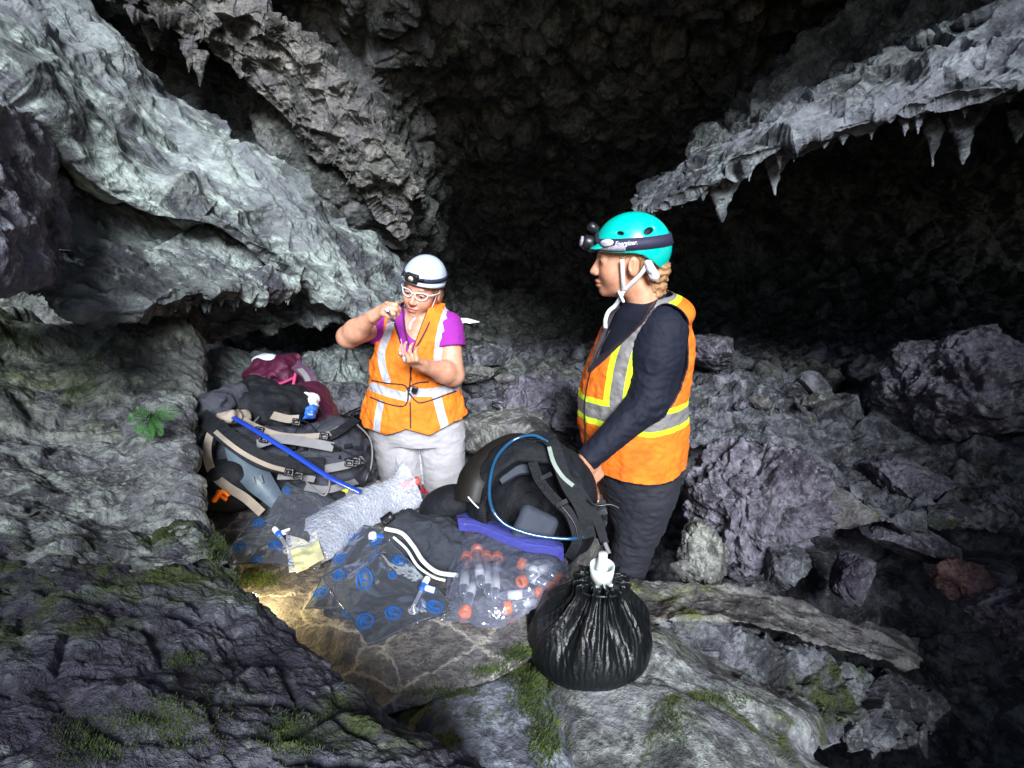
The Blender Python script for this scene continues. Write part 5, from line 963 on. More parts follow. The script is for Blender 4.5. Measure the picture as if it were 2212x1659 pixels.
def film_bag(name, cor, z, label, logos, puff=.008, wave=.006, seed=1, group='sample bags on the slab', valve=None, fold=0):
    """cor: four px corners (a, b, c, d) round the bag, laid at height z with a soft curl"""
    A = [PZ(x, y, z + (dz if dz else 0)) for x, y, dz in cor]; n = 46; u, v = np.meshgrid(np.linspace(0, 1, n), np.linspace(0, 1, n), indexing='ij')
    def S_(u, v, s=1):
        u = np.asarray(u, float); v = np.asarray(v, float); p = ((1 - u) * (1 - v))[..., None] * A[0] + (u * (1 - v))[..., None] * A[1] + (u * v)[..., None] * A[2] + ((1 - u) * v)[..., None] * A[3]
        e = np.clip(np.minimum(np.minimum(u, 1 - u), np.minimum(v, 1 - v)) * 9, 0, 1); e = e * (2 - e)
        q = np.stack([u * 3, v * 3, u * 0 + seed], -1).reshape(-1, 3).astype(np.float32); w_ = (noise(q, seed) * wave * 2 + ridged(q * 1.6, seed + 2, 2) * wave * .35).reshape(u.shape)
        p = p.copy(); w_ = w_ + fold * np.exp(-((v - (.34 - .22 * (u - .5) ** 2 * 4 + .05 * np.sin(7 * u))) / .10) ** 2) * np.exp(-((u - .5) / .26) ** 4); p[..., 2] += w_ + .004 + s * (puff * e * (np.sin(np.pi * u) * np.sin(np.pi * v)) ** .5 + .0006); return p
    top = S_(u, v, 1).reshape(-1, 3); bot = S_(u, v, -1).reshape(-1, 3); f = grid_faces(n, n); ff = np.vstack([f, f[:, ::-1] + n * n])
    bd = [i * n for i in range(n)] + [(n - 1) * n + j for j in range(1, n)] + [i * n + n - 1 for i in range(n - 2, -1, -1)] + [j for j in range(n - 2, 0, -1)]
    side = np.array([[bd[k], bd[(k + 1) % len(bd)], bd[(k + 1) % len(bd)] + n * n, bd[k] + n * n] for k in range(len(bd))])
    root = thing(name, A[3], label, 'sample bag', group); fp = part('film_pouch', (np.vstack([top, bot]), np.vstack([ff, side])), M['film'], root)
    su_ = np.linalg.norm(A[1] - A[0]); sv_ = np.linalg.norm(A[3] - A[0]); G_ = []
    for lu, lv, r, a in logos:
        G_ = []
        def Z(pts, w_):
            ca, sa = math.cos(a), math.sin(a); pts = np.array(pts) * r * .74; uu = lu + (pts[:, 0] * ca - pts[:, 1] * sa) / su_; vv = lv + (pts[:, 0] * sa + pts[:, 1] * ca) / sv_
            c = S_(uu, vv, 1) + [0, 0, .0016]; t = np.gradient(c, axis=0); t /= np.linalg.norm(t, axis=1, keepdims=True) + 1e-9; s = np.cross(t, (0, 0, 1.0)); s /= np.linalg.norm(s, axis=1, keepdims=True) + 1e-9
            V = np.stack([c - s * w_ / 2, c + s * w_ / 2, c + s * w_ / 2 + [0, 0, .0008], c - s * w_ / 2 + [0, 0, .0008]], 1).reshape(-1, 3); return V, grid_faces(len(c), 4, False, True).tolist()
        th = np.linspace(0, 2 * np.pi, 26); G_.append(Z(np.stack([np.cos(th), np.sin(th)], 1), r * .13))
        for ln in ([(-.45, -.6), (-.45, .6)], [(-.4, 0), (.45, -.55)], [(-.4, 0), (.5, .55)], [(-.35, -.62), (.4, -.45)]): G_.append(Z(catmull(np.array(ln, float), 8), r * .12))
        part('printed_mark', join(G_), M['logo'], root, smooth=False)
    # heat-sealed rim
    if valve:
        pu, pv, a = valve; b = S_(np.array([pu]), np.array([pv]), 1)[0]; d1 = np.array([math.cos(a), math.sin(a), .25]); d1 /= np.linalg.norm(d1) * 1.3; s1 = np.cross(d1, (0, 0, 1)); s1 /= np.linalg.norm(s1)
        vv = part('valve', join([lathe([(0, 0), (.013, 0), (.013, .003), (.005, .005), (.005, .012), (0, .012)], 18, b, (0, 0, 1)), tube([b + [0, 0, .010], b + d1 * .03 + [0, 0, .010], b + d1 * .055 + [0, 0, .012]], .0048, 14, 10)]), M['tube_c'], root)
        e = b + d1 * .055 + [0, 0, .012]; part('valve_body', tube([e, e + d1 * .022], .0075, 8, 12), M['valve_b'], vv)
        part('valve_cap', tube([e + d1 * .022, e + d1 * .045], .0078, 8, 12), M['white'], vv); part('valve_cap', tube([e + d1 * .011 + s1 * .008, e + d1 * .009 + s1 * .030], .0072, 8, 12), M['white'], vv)
    return root
film_bag('sample_bag', [(611, 1026, .05), (732, 1095, .02), (690, 1232, .01), (476, 1217, .02)], .66, 'left sample bag half under the bubble wrap, valve beside the pale label', [(.12, .2, .020, .3), (.5, .5, .022, .2), (.14, .60, .022, .5), (.10, .86, .022, .2), (.45, .80, .021, .2), (.72, .93, .020, .3), (.36, .97, .018, 0)], puff=.006, seed=3, valve=(.62, .83, 2.35))
film_bag('sample_bag', [(620, 1046, .075), (735, 1100, .04), (672, 1180, .03), (570, 1130, .06)], .665, 'narrow clear sample bag overlapping the top of the left one', [(.1, .2, .016, 0), (.82, .6, .016, .4)], puff=.003, seed=5)
film_bag('sample_bag', [(684, 1036, .06), (728, 1092, .03), (690, 1130, .03), (640, 1070, .05)], .665, 'sample bag corner sticking up just below the trekking backpack', [(.7, .5, .015, 0)], puff=.003, seed=7)
film_bag('sample_bag', [(763, 1134, .03), (890, 1160, .02), (830, 1320, .0), (658, 1320, .005)], .648, 'dark sample bag mostly covered by the big front one', [(.06, .18, .020, 0), (.52, .22, .021, .2), (.12, .48, .021, .3), (.1, .85, .021, 0), (.4, .62, .02, 0)], puff=.006, seed=9)
film_bag('sample_bag', [(700, 1262, .0), (800, 1250, .0), (812, 1352, .0), (700, 1335, .0)], .643, 'flat light sample bag lowest of the pile, just its edge showing', [(.5, .85, .018, 0)], puff=.002, seed=10)
film_bag('sample_bag', [(694, 1252, .03), (842, 1172, .035), (985, 1318, .012), (799, 1400, .015)], .655, 'big smoky sample bag at the front of the slab with valve and bright glare', [(.18, .12, .022, .4), (.62, .20, .023, 0), (.32, .42, .024, .2), (.88, .30, .022, 0), (.66, .46, .013, 0), (.10, .75, .023, .3), (.40, .80, .022, .1), (.94, .72, .022, .2), (.82, .9, .022, 0)], puff=.012, wave=.008, seed=11, fold=.040, valve=(.60, .86, 1.25))
# loose valve beside the grey cloth
vv = thing('valve', PZ(815, 1165, .66), 'small white and blue valve lying at the left end of the grey cloth', 'valve'); a_ = PZ(806, 1160, .672); b_ = PZ(834, 1162, .675)
part('white_knob', lathe([(0, 0), (.011, .0), (.012, .006), (.010, .014), (0, .016)], 14, a_, (0, -.3, 1)), M['white'], vv); part('blue_body', tube([a_ + [.008, 0, .004], b_], .007, 10, 10), M['valve_b'], vv)
# ---- bubble wrap parcel
def bubble():
    root = thing('bubble_wrap', PZ(740, 1170, .66), 'roll of bubble wrap with pale paper labels inside, lying across the left sample bag', 'bubble wrap')
    m, nt, b, out = nodes('bubble film'); v = N(nt, 'TexCoord').outputs['Object']; vo = tex(nt, v, 130, kind='Voronoi'); n = tex(nt, v, 9, 4, .6); bp = N(nt, 'Bump'); bp.inputs['Strength'].default_value = 1; bp.inputs['Distance'].default_value = .003; bp.invert = True
    nt.links.new(mth(nt, 'SUBTRACT', vo.outputs['Distance'], mth(nt, 'MULTIPLY', n.outputs[0], .9)), bp.inputs['Height']); nt.links.new(bp.outputs[0], b.inputs['Normal']); b.inputs['Roughness'].default_value = .12; b.inputs['Base Color'].default_value = (.60, .63, .74, 1); b.inputs['Specular IOR Level'].default_value = 1.0
    t = N(nt, 'BsdfTransparent'); mx = N(nt, 'MixShader'); sp = ramp(nt, vo.outputs['Distance'], [(.12, .34), (.5, .46)]); nt.links.new(sp, mx.inputs[0]); nt.links.new(t.outputs[0], mx.inputs[1]); nt.links.new(b.outputs[0], mx.inputs[2]); nt.links.new(mx.outputs[0], out.inputs[0])
    net = []   # sections from the flat open end to the crushed end
    for (x0, y0), (x1, y1), hgt in [((616, 1118), (625, 1236), .012), ((650, 1112), (672, 1225), .022), ((690, 1104), (730, 1196), .032), ((740, 1090), (778, 1150), .036), ((790, 1074), (815, 1128), .038), ((832, 1056), (850, 1108), .036), ((850, 1040), (880, 1100), .04), ((846, 1030), (912, 1092), .05)]:
        a, b_ = PZ(x0, y0, .675), PZ(x1, y1, .672); m_ = (a + b_) / 2; net.append([a, (a * 3 + b_) / 4 + [0, 0, hgt * 1.3], m_ + [0, 0, hgt * 1.9], (a + b_ * 3) / 4 + [0, 0, hgt * 1.4], b_, (a + b_ * 3) / 4 + [0, 0, -.004], m_ + [0, 0, -.006], (a * 3 + b_) / 4 + [0, 0, -.002]])
    net = np.array(net); net = np.concatenate([net, net[:, :1]], 1); g = crm(net, 170); g = np.swapaxes(crm(np.swapaxes(g, 0, 1), 120), 0, 1)[:, :-1]
    p = g.reshape(-1, 3); c = np.repeat(g.mean(1), g.shape[1], 0); nr = p - c; nr /= np.linalg.norm(nr, axis=1, keepdims=True) + 1e-9; s = np.repeat(np.linspace(0, 1, len(g)), g.shape[1]); amp = .003 + .014 * np.clip(s - .78, 0, 1) / .22
    d = amp * (1.6 * noise((p * 38).astype(np.float32), 3) + ridged((p * 26).astype(np.float32), 5, 3) * .6); f1, _, _ = worley(p * 130, 4); d += .0022 * np.clip(.55 - f1, 0, 1); p = p + nr * d[:, None]
    part('bubble_film', (p, grid_faces(g.shape[0], g.shape[1], False, True)), m, root)
    pm = simple('pale paper label', (.62, .60, .34), .7, var=.25, sc=35, bump=.4, bsc=60)
    for q in ([(622, 1128), (676, 1117), (686, 1166), (630, 1180)], [(628, 1190), (688, 1168), (700, 1206), (640, 1236)]):
        c_ = [PZ(x, y, .696 + .014 * (i in (1, 2))) for i, (x, y) in enumerate(q)]; n_ = 14; u, v_ = np.meshgrid(np.linspace(0, 1, n_), np.linspace(0, 1, n_), indexing='ij'); S2 = ((1 - u) * (1 - v_))[..., None] * c_[0] + (u * (1 - v_))[..., None] * c_[1] + (u * v_)[..., None] * c_[2] + ((1 - u) * v_)[..., None] * c_[3]
        S2 = S2.reshape(-1, 3); S2[:, 2] += .006 * noise((S2 * 40).astype(np.float32), 8); lo_ = S2 - [0, 0, .003]; f = grid_faces(n_, n_); part('paper_label', (np.vstack([S2, lo_]), np.vstack([f, f[:, ::-1] + n_ * n_])), pm, root)
bubble()
# ---- grey wrinkled cloth, white hose, black clip
c = P(915, 1165, 1.56); f = lambda p: su(rbox(p, c, (.098, .06, .055), .045, rot(-10, 14, 0)), ell(p, P(960, 1200, 1.52), (.05, .05, .05)), .05) - .006 * ridged((p * [14, 14, 60] + 1.5 * noise((p * 8).astype(np.float32), 4)[:, None]).astype(np.float32), 5, 2) - wr(p, .010, 14, 3)
o = solid('cloth_bundle', f, c, [.17, .13, .13], .0042, M['knit'], None); tag(o, 'charcoal wrinkled cloth bundle lying between the bubble wrap and the zip bag', 'cloth')
o = part('clip', (lambda q: q)(ribbon([P(826, 1128, 1.50), P(848, 1112, 1.50)], .022, .006, 4, UP)), M['black']); tag(o, 'small black clip at the left corner of the charcoal cloth', 'clip')
o = part('hose', join([tube([P(832, 1142, 1.46), P(868, 1152, 1.45), P(893, 1180, 1.43), P(914, 1212, 1.41), P(945, 1236, 1.39), P(990, 1243, 1.38)], .0058, 60, 12)]), M['hose_w']); tag(o, 'white bent hose curving round the lower edge of the charcoal cloth', 'hose')
o = part('hose', tube([P(850, 1160, 1.452), P(878, 1186, 1.43), P(902, 1222, 1.405), P(935, 1246, 1.385), P(962, 1254, 1.38)], .0036, 50, 10), M['hose_w']); tag(o, 'thinner white hose lying just below the thick bent one', 'hose')
# ---- black backpack
def black_pack():
    root = thing('backpack', PZ(1160, 1200, .63), 'open black backpack standing on the slab with a blue drinking tube', 'backpack')
    c = P(1150, 1082, 1.60); R = rot(-18, 24, 0)
    def shell(p):
        d = ell(p, c, (.185, .10, .185), R) * 1.0; d = su(d, rbox(p, P(1192, 1085, 1.66), (.065, .09, .15), .05, rot(-10, -28, 0)), .06); d = su(d, ell(p, P(1150, 1180, 1.55), (.13, .10, .06)), .04)
        q = (p - c) @ R; d = ss(d, ell(p, c + R @ np.array([-.015, -.12, -.005]), (.135, .16, .140), R), .012); return d - wr(p, .006, 16, 5) - bumpy(p, .008, 10, 2)
    solid('shell', shell, c, [.32, .24, .30], .0055, M['nylon_k'], root)
    # stiff outer rim with a pale scratch, inner pad
    ring = [P(1010, 1085, 1.52), P(1022, 1035, 1.54), P(1060, 990, 1.58), P(1110, 962, 1.62), P(1160, 960, 1.64)]
    part('back_panel', ribbon(ring, [.075, .085, .08, .07, .05], .006, 50, [np.array([-.5, -1, .5]), np.array([-.5, -1, .5]), np.array([-.3, -1, .7]), np.array([0, -1, .8]), np.array([.1, -1, .8])]), simple('brown black rubber panel', (.014, .012, .010), .55, spec=.3), root)
    part('panel_trim', tube([P(1011, 1073, 1.50), P(1022, 1086, 1.49), P(1034, 1098, 1.485)], .0022, 14, 6), M['strap_w'], root)
    for nm, px, w_ in (('shoulder_strap', [(1118, 968, 1.56), (1160, 945, 1.56), (1192, 958, 1.53), (1208, 1005, 1.50), (1226, 1050, 1.48), (1256, 1100, 1.46), (1272, 1160, 1.46)], .036),
                       ('shoulder_strap', [(1150, 1000, 1.52), (1166, 1040, 1.49), (1198, 1080, 1.46), (1230, 1112, 1.45), (1246, 1165, 1.44), (1230, 1205, 1.44)], .026),
                       ('inner_pad', [(1075, 1030, 1.56), (1115, 1008, 1.57), (1160, 1004, 1.58)], .050),
                       ('side_strap', [(1180, 955, 1.58), (1212, 995, 1.56), (1246, 1055, 1.54), (1282, 1110, 1.52), (1300, 1160, 1.50)], .028),
                       ('side_strap', [(1235, 1060, 1.50), (1268, 1090, 1.49), (1290, 1130, 1.48), (1306, 1175, 1.46)], .022)):
        rib(nm, px, w_, M['nylon_k'] if nm != 'inner_pad' else simple('grey pad', (.035, .042, .06), .8), root, th=.008)
    rib('reflective_trim', [(1186, 966, 1.515), (1196, 1000, 1.49), (1215, 1030, 1.475), (1238, 1050, 1.465)], .011, simple('pale green trim', (.22, .26, .23), .5), root, th=.003)
    for px in ([(1140, 948, 1.55), (1176, 952, 1.53), (1196, 1000, 1.495), (1222, 1046, 1.475)], [(1176, 1050, 1.47), (1210, 1090, 1.445), (1240, 1130, 1.435), (1250, 1170, 1.43)], [(1206, 985, 1.52), (1234, 1035, 1.50), (1270, 1100, 1.48)]): part('strap_piping', tube([P(*q) for q in px], .0022, 40, 6), M['grey_web'] if px[0][0] == 1206 else M['black'], root)
    c2 = P(1155, 1140, 1.50); solid('lumbar_pad', lambda p: rbox(p, c2, (.055, .02, .05), .018, rot(-30, 30, 0)) - bumpy(p, .004, 20, 3), c2, [.11, .07, .1], .005, simple('bluish pad', (.03, .036, .055), .75, bump=.4, bsc=80), root)
    c3 = P(965, 1088, 1.62); solid('hip_wing', lambda p: np.maximum(ell(p, c3, (.085, .06, .05), rot(0, -22, 0)), -ell(p, c3 + [.03, -.02, -.05], (.07, .08, .045))), c3, [.13, .1, .1], .005, M['nylon_k'], root)
    part('drinking_tube', tube([P(1185, 955, 1.53), P(1150, 940, 1.54), P(1108, 952, 1.54), P(1072, 990, 1.51), P(1058, 1045, 1.47), P(1062, 1095, 1.44), P(1085, 1128, 1.43), P(1120, 1146, 1.43), P(1165, 1158, 1.43), P(1225, 1164, 1.43), P(1260, 1160, 1.44)], .0044, 120, 12), simple('blue clear tube', (.012, .07, .16), .12, spec=.9), root)
    for k, (x, y, d) in enumerate(((1214, 1088, 1.44), (1180, 1030, 1.485), (1296, 1090, 1.5))): rib('webbing_slider', [(x - 12, y + 6, d), (x + 12, y - 6, d)], .012, M['black'], root, th=.006)
    part('drawcord', join([tube([P(1270, 1080, 1.47), P(1290, 1092, 1.46), P(1318, 1090, 1.46), P(1338, 1098, 1.46)], .003, 30, 6)]), M['black'], root)
    part('cord_lock', tube([P(1306, 1172, 1.43), P(1316, 1196, 1.42)], .006, 10, 8), M['grey_web'], root)
black_pack()
# ---- zip bag of capped tubes
def zip_bag():
    root = thing('zip_bag', PZ(1090, 1300, .63), 'clear zip bag with violet blue top strip full of orange capped tubes', 'bag')
    top = [(1012, 1160), (1060, 1162), (1110, 1172), (1165, 1186), (1218, 1200)]; rows_ = []
    for t, hz in ((0, .07), (.2, .082), (.45, .075), (.7, .058), (.9, .03), (1.0, .008)):
        lf = np.array([994, 1140]) * (1 - t) ** 1.3 + np.array([956, 1342]) * (1 - (1 - t) ** 1.3); rt = np.array([1220, 1206]) * (1 - t) + np.array([1226, 1284]) * t; r = []
        for s in (0, .12, .3, .5, .7, .88, 1):
            x = lf * (1 - s) + rt * s; y = x[1] + (18 * math.sin(math.pi * s) * t) ; y += (1 - t) * (float(np.interp(s, [0, .25, .5, .75, 1], [0, 5, 8, 4, 0])) - 18 * s * (1 - s)); r.append(PZ(x[0], y + 26 * t * math.sin(math.pi * min(1, s * 1.1)) ** 2 * (s > .05), .632 + hz * (1 - .35 * abs(2 * s - 1) ** 3) if 0 < s < 1 else .632 + hz * .3))
        rows_.append(r)
    A = np.array(rows_); g = crm(A, 110); g = np.swapaxes(crm(np.swapaxes(g, 0, 1), 150), 0, 1); p = g.reshape(-1, 3); nn = grid_normals(g).reshape(-1, 3); nn *= np.sign(nn[:, 2:3] + 1e-6)
    q = (p * [22, 22, 22]).astype(np.float32); p = p + nn * (.006 * ridged(q, 3, 3) + .006 * noise(q * .6, 5))[:, None]
    part('bag_film', (p, grid_faces(110, 150)), M['zip'], root)
    zp = [(984, 1108), (1030, 1112), (1080, 1132), (1135, 1152), (1190, 1160), (1216, 1176)]; a = [PZ(x, y, .70) for x, y in zp]; b = [PZ(x + (8 if i == 0 else 2), y + 40, .715) for i, (x, y) in enumerate(zp)]
    net = np.array([a, [(x + y) / 2 + [0, 0, .012] for x, y in zip(a, b)], b]); g = crm(net, 30); g = np.swapaxes(crm(np.swapaxes(g, 0, 1), 120), 0, 1); q = g.reshape(-1, 3); q[:, 2] += .0015 * ridged((q * 25).astype(np.float32), 2, 2); part('zip_strip', (q, grid_faces(30, 120)), M['zip_top'], root)
    # zip ridge
    part('zip_ridge', tube([x * .25 + y * .75 + [0, 0, .010] for x, y in zip(a, b)], .0016, 80, 6), M['zip_top'], root)
zip_bag()
def cap_tube(cap, end, z0, z1, label, r=.0135):
    a = PZ(cap[0], cap[1], z0); b = PZ(end[0], end[1], z1); ax = (a - b) / np.linalg.norm(a - b); root = thing('sample_tube', b, label, 'tube', 'orange capped tubes in the zip bag'); L_ = np.linalg.norm(a - b)
    part('tube_wall', lathe([(0, 0), (.003, .0), (r * .82, .014), (r * .86, L_ - .004), (0, L_ - .004)], 18, b, ax), M['tube_c'], root)
    part('cap', lathe([(0, -.004), (r * 1.12, -.004), (r * 1.15, .0), (r * 1.15, .011), (r * 1.0, .014), (r * .8, .012), (0, .0115)], 24, a, ax), M['orange'], root)
    lb = lathe([(r * .875, L_ * .25), (r * .885, L_ * .25), (r * .885, L_ * .62), (r * .875, L_ * .62)], 18, b, ax); part('paper_band', (lb[0], lb[1][:-2]), M['white'], root)
for i, (c_, e_, z0, z1, lb) in enumerate([((1030, 1190), (1040, 1270), .69, .672, 'tube with its orange cap highest in the zip bag'), ((1008, 1206), (1000, 1290), .678, .66, 'upright tube nearest the left edge of the zip bag'), ((1050, 1204), (1055, 1290), .672, .655, 'tube just right of the highest orange cap, standing upright'),
        ((1074, 1206), (1068, 1300), .676, .65, 'tube fourth cap from the left in the upper row of the zip bag'), ((1131, 1220), (1170, 1240), .675, .668, 'tube whose faint cap sits behind the film at upper right of the bag'), ((1130, 1254), (1195, 1215), .668, .664, 'tube with ringed orange cap facing out, mid right of the zip bag'),
        ((1160, 1282), (1075, 1288), .655, .652, 'tube lying flat with its cap turned right, low in the zip bag'), ((1188, 1268), (1120, 1236), .652, .65, 'tube capped near the lower right corner of the zip bag'), ((1206, 1250), (1150, 1212), .652, .65, 'tube whose cap is farthest right in the zip bag'),
        ((1006, 1318), (1028, 1240), .652, .655, 'tube whose cap sits at the lower left corner of the zip bag'), ((1100, 1312), (1180, 1300), .647, .645, 'tube lying along the lower edge of the zip bag')]): cap_tube(c_, e_, z0, z1, lb)
# ---- black drawstring pouch with the white funnel cap
def pouch():
    base = np.array([.172, 1.0, .575]); root = thing('drawstring_pouch', base, 'glossy black snakeskin patterned pouch gathered round a white cap', 'pouch')
    prof = [(r_, z_ * 1.17) for r_, z_ in [(0.0, 0), (.08, .0), (.124, .006), (.138, .030), (.131, .058), (.112, .086), (.090, .112), (.068, .138), (.050, .160), (.050, .180), (.040, .184), (.028, .176)]]
    nt_, ns = 150, 480; pr = catmull(np.array([(r, z, 0) for r, z in prof]), nt_)[:, :2]; th = np.linspace(0, 2 * np.pi, ns, endpoint=False); T, I = np.meshgrid(th, np.arange(nt_)); r = pr[:, 0][I]; z = pr[:, 1][I]; up = np.clip((z - .04) / .15, 0, 1)
    q = np.stack([np.cos(T) * 2.2, np.sin(T) * 2.2, z * 6], -1).reshape(-1, 3).astype(np.float32); w_ = noise(q, 3).reshape(T.shape)
    fold = np.sin(T * 12 + 5 * w_) ; big = np.sin(T * 7 + 1.2 + 3 * w_); amp = .0095 * up ** 1.8 * (r / .06 + .3); r2 = r + amp * (np.sign(fold) * np.abs(fold) ** .8 + .5 * np.sin(T * 31 + 9 * w_)) * np.clip(r / .03, 0, 1) + .015 * big * np.exp(-((z - .125) / .045) ** 2) + .005 * w_ * np.clip(z * 30, 0, 1)
    lean = np.array([.022, .0, 0]); V = np.stack([base[0] + r2 * np.cos(T) * 1.02, base[1] + r2 * np.sin(T) * .92, base[2] + z], -1) + lean * (z / .21)[..., None]; V = V.reshape(-1, 3)
    m, nt, b, out = nodes('black snakeskin'); v = N(nt, 'TexCoord').outputs['Object']; vo = tex(nt, v, 230, kind='Voronoi', feature='DISTANCE_TO_EDGE'); n = tex(nt, v, 14, 4, .6, 1.2); wv = tex(nt, v, 26, kind='Wave'); wv.inputs['Distortion'].default_value = 7; wv.inputs['Detail'].default_value = 2; bp = N(nt, 'Bump'); bp.inputs['Strength'].default_value = .9; bp.inputs['Distance'].default_value = .004
    nt.links.new(mth(nt, 'ADD', mth(nt, 'ADD', mth(nt, 'MULTIPLY', ramp(nt, vo.outputs['Distance'], [(0, 0.0), (.12, 1.0)]), .04), mth(nt, 'MULTIPLY', n.outputs[0], .9)), mth(nt, 'MULTIPLY', wv.outputs['Fac'], .22)), bp.inputs['Height']); nt.links.new(bp.outputs[0], b.inputs['Normal'])
    b.inputs['Base Color'].default_value = (.004, .005, .006, 1); b.inputs['Roughness'].default_value = .34; b.inputs['Specular IOR Level'].default_value = .38
    part('pouch_skin', (V, grid_faces(nt_, ns, False, True)), m, root)
    n0 = base + lean + [0, 0, .199]; part('drawstring', tube([n0 + [.052 * math.cos(a), .048 * math.sin(a), .003 * math.sin(3 * a)] for a in np.linspace(0, 2 * np.pi, 18, endpoint=False)], .0028, 90, 8, closed=True), M['black'], root)
    bt = thing('funnel_bottle', n0 + [0, 0, -.01], 'white plastic cup with a tapered nozzle standing up from the neck of the black pouch', 'bottle'); k = n0 + [.001, 0, .0]
    wm = M['white_tr'] = simple('translucent white plastic', (.66, .70, .68), .35, var=.03); wm.node_tree.nodes['Principled BSDF'].inputs['Subsurface Weight'].default_value = .3; wm.node_tree.nodes['Principled BSDF'].inputs['Subsurface Radius'].default_value = (.02, .02, .02)
    part('collar', lathe([(0, -.01), (.029, -.01), (.030, .004), (.0265, .008), (0, .008)], 36, k), wm, bt); part('cup', lathe([(0, .008), (.0245, .008), (.0268, .046), (.0250, .0465), (.0232, .014), (0, .013)], 40, k), wm, bt)
    part('nozzle', lathe([(0, .012), (.0150, .012), (.0140, .03), (.0105, .05), (.0100, .074), (.0088, .077), (0, .0765)], 28, k), wm, bt)
pouch()
# ---- red cased gadget by the knees, fern, hidden lamp, far glowing sliver
g = thing('case', PZ(885, 1052, .66), 'small red and black case just below the knees of the kneeling woman', 'case'); c = P(884, 1045, 1.86); RR = rot(-25, -12, 20)
solid('red_face', lambda p: rbox(p, c, (.036, .014, .014), .004, RR), c, [.07, .06, .05], .0035, simple('red patterned shell', (.45, .05, .03), .5, var=.7, sc=160), g); c5 = c + [.002, -.004, -.02]; solid('black_body', lambda p: rbox(p, c5, (.034, .018, .012), .004, RR), c5, [.07, .06, .05], .0035, M['black'], g)
o = rib('tag_strip', [(748, 1072, 1.66), (770, 1062, 1.66), (792, 1066, 1.66)], .026, M['grey_web'], None); tag(o, 'grey strap end poking out between the blue tube and the bubble wrap', 'strap')
o = rib('tag_strip', [(732, 1052, 1.67), (752, 1060, 1.66)], .014, simple('yellow green tape', (.7, .75, .05), .5), None); tag(o, 'small bright yellow tab beside the lower end of the blue tube', 'tab')
fm = simple('fern green', (.022, .085, .016), .55, var=.4, sc=60)
fr = thing('fern', P(330, 915, 1.62), 'bright green fern growing from the rock left of the backpacks', 'fern'); F0 = P(335, 905, 1.50); frr = random.Random(5)
for k, (ex, ey, dd) in enumerate([(275, 912, 1.46), (290, 888, 1.5), (300, 938, 1.42), (328, 950, 1.40), (352, 940, 1.42), (398, 888, 1.52), (378, 905, 1.48), (318, 888, 1.52), (360, 892, 1.52), (340, 930, 1.42)]):
    e = P(ex, ey, dd); mid = (F0 + e) / 2 + [0, -.02, .02]; c_ = catmull([F0, mid, e], 26); Vs = []; Fs_ = []; t = np.gradient(c_, axis=0); L_ = np.linalg.norm(e - F0)
    for i in range(3, 26):
        s = i / 25; w_ = L_ * .30 * math.sin(math.pi * min(1, s * .95 + .05)) ** .7 * (1 - s * .35); tt = t[i] / np.linalg.norm(t[i])
        for sd_ in (-1, 1):
            sv = np.cross(tt, -CF) * sd_; sv /= np.linalg.norm(sv); tip = c_[i] + sv * w_ + tt * w_ * .45 + CF * w_ * .15 * frr.uniform(-.5, 1); m1 = c_[i] + sv * w_ * .5 + tt * (w_ * .25 + L_ * .017); m2 = c_[i] + sv * w_ * .5 + tt * (w_ * .2 - L_ * .014); b0 = len(Vs); Vs += [c_[i], m1, tip, m2]; Fs_.append([b0, b0 + 1, b0 + 2, b0 + 3])
    v_, f_ = tube(c_[::5], .0012, 20, 5); vv_, ff_ = join([(np.array(Vs), Fs_), (v_, f_)]); part('frond', (vv_, ff_), fm, fr, smooth=False)
lp = thing('flashlight', PZ(520, 1305, .665), 'glowing flashlight half hidden behind the dark rock at the left edge of the slab', 'flashlight'); a_ = PZ(512, 1300, .672); b_ = PZ(546, 1292, .680)
part('barrel', tube([a_ - (b_ - a_) * 1.2, a_, b_ * .75 + a_ * .25], [.010, .010, .014], 16, 14), M['black'], lp); lm, nt, b, out = nodes('lit lamp lens'); b.inputs['Emission Color'].default_value = (1, .86, .5, 1); b.inputs['Emission Strength'].default_value = 22
ax = (b_ - a_) / np.linalg.norm(b_ - a_); part('lens', lathe([(0, 0), (.012, 0), (.013, .004), (.009, .010), (0, .013)], 18, b_ - ax * .004, ax), lm, lp)
pl = bpy.data.lights.new('flashlight_glow', 'POINT'); pl.energy = .9; pl.color = (1, .78, .36); pl.shadow_soft_size = .012; po = bpy.data.objects.new('flashlight_glow', pl); COL.objects.link(po); po.location = (b_ + ax * .028 + [0, 0, .012]).tolist()
gm, nt, b, out = nodes('sliver glow'); b.inputs['Emission Color'].default_value = (.8, .88, 1, 1); b.inputs['Emission Strength'].default_value = .55  # glow put into the sliver's own material
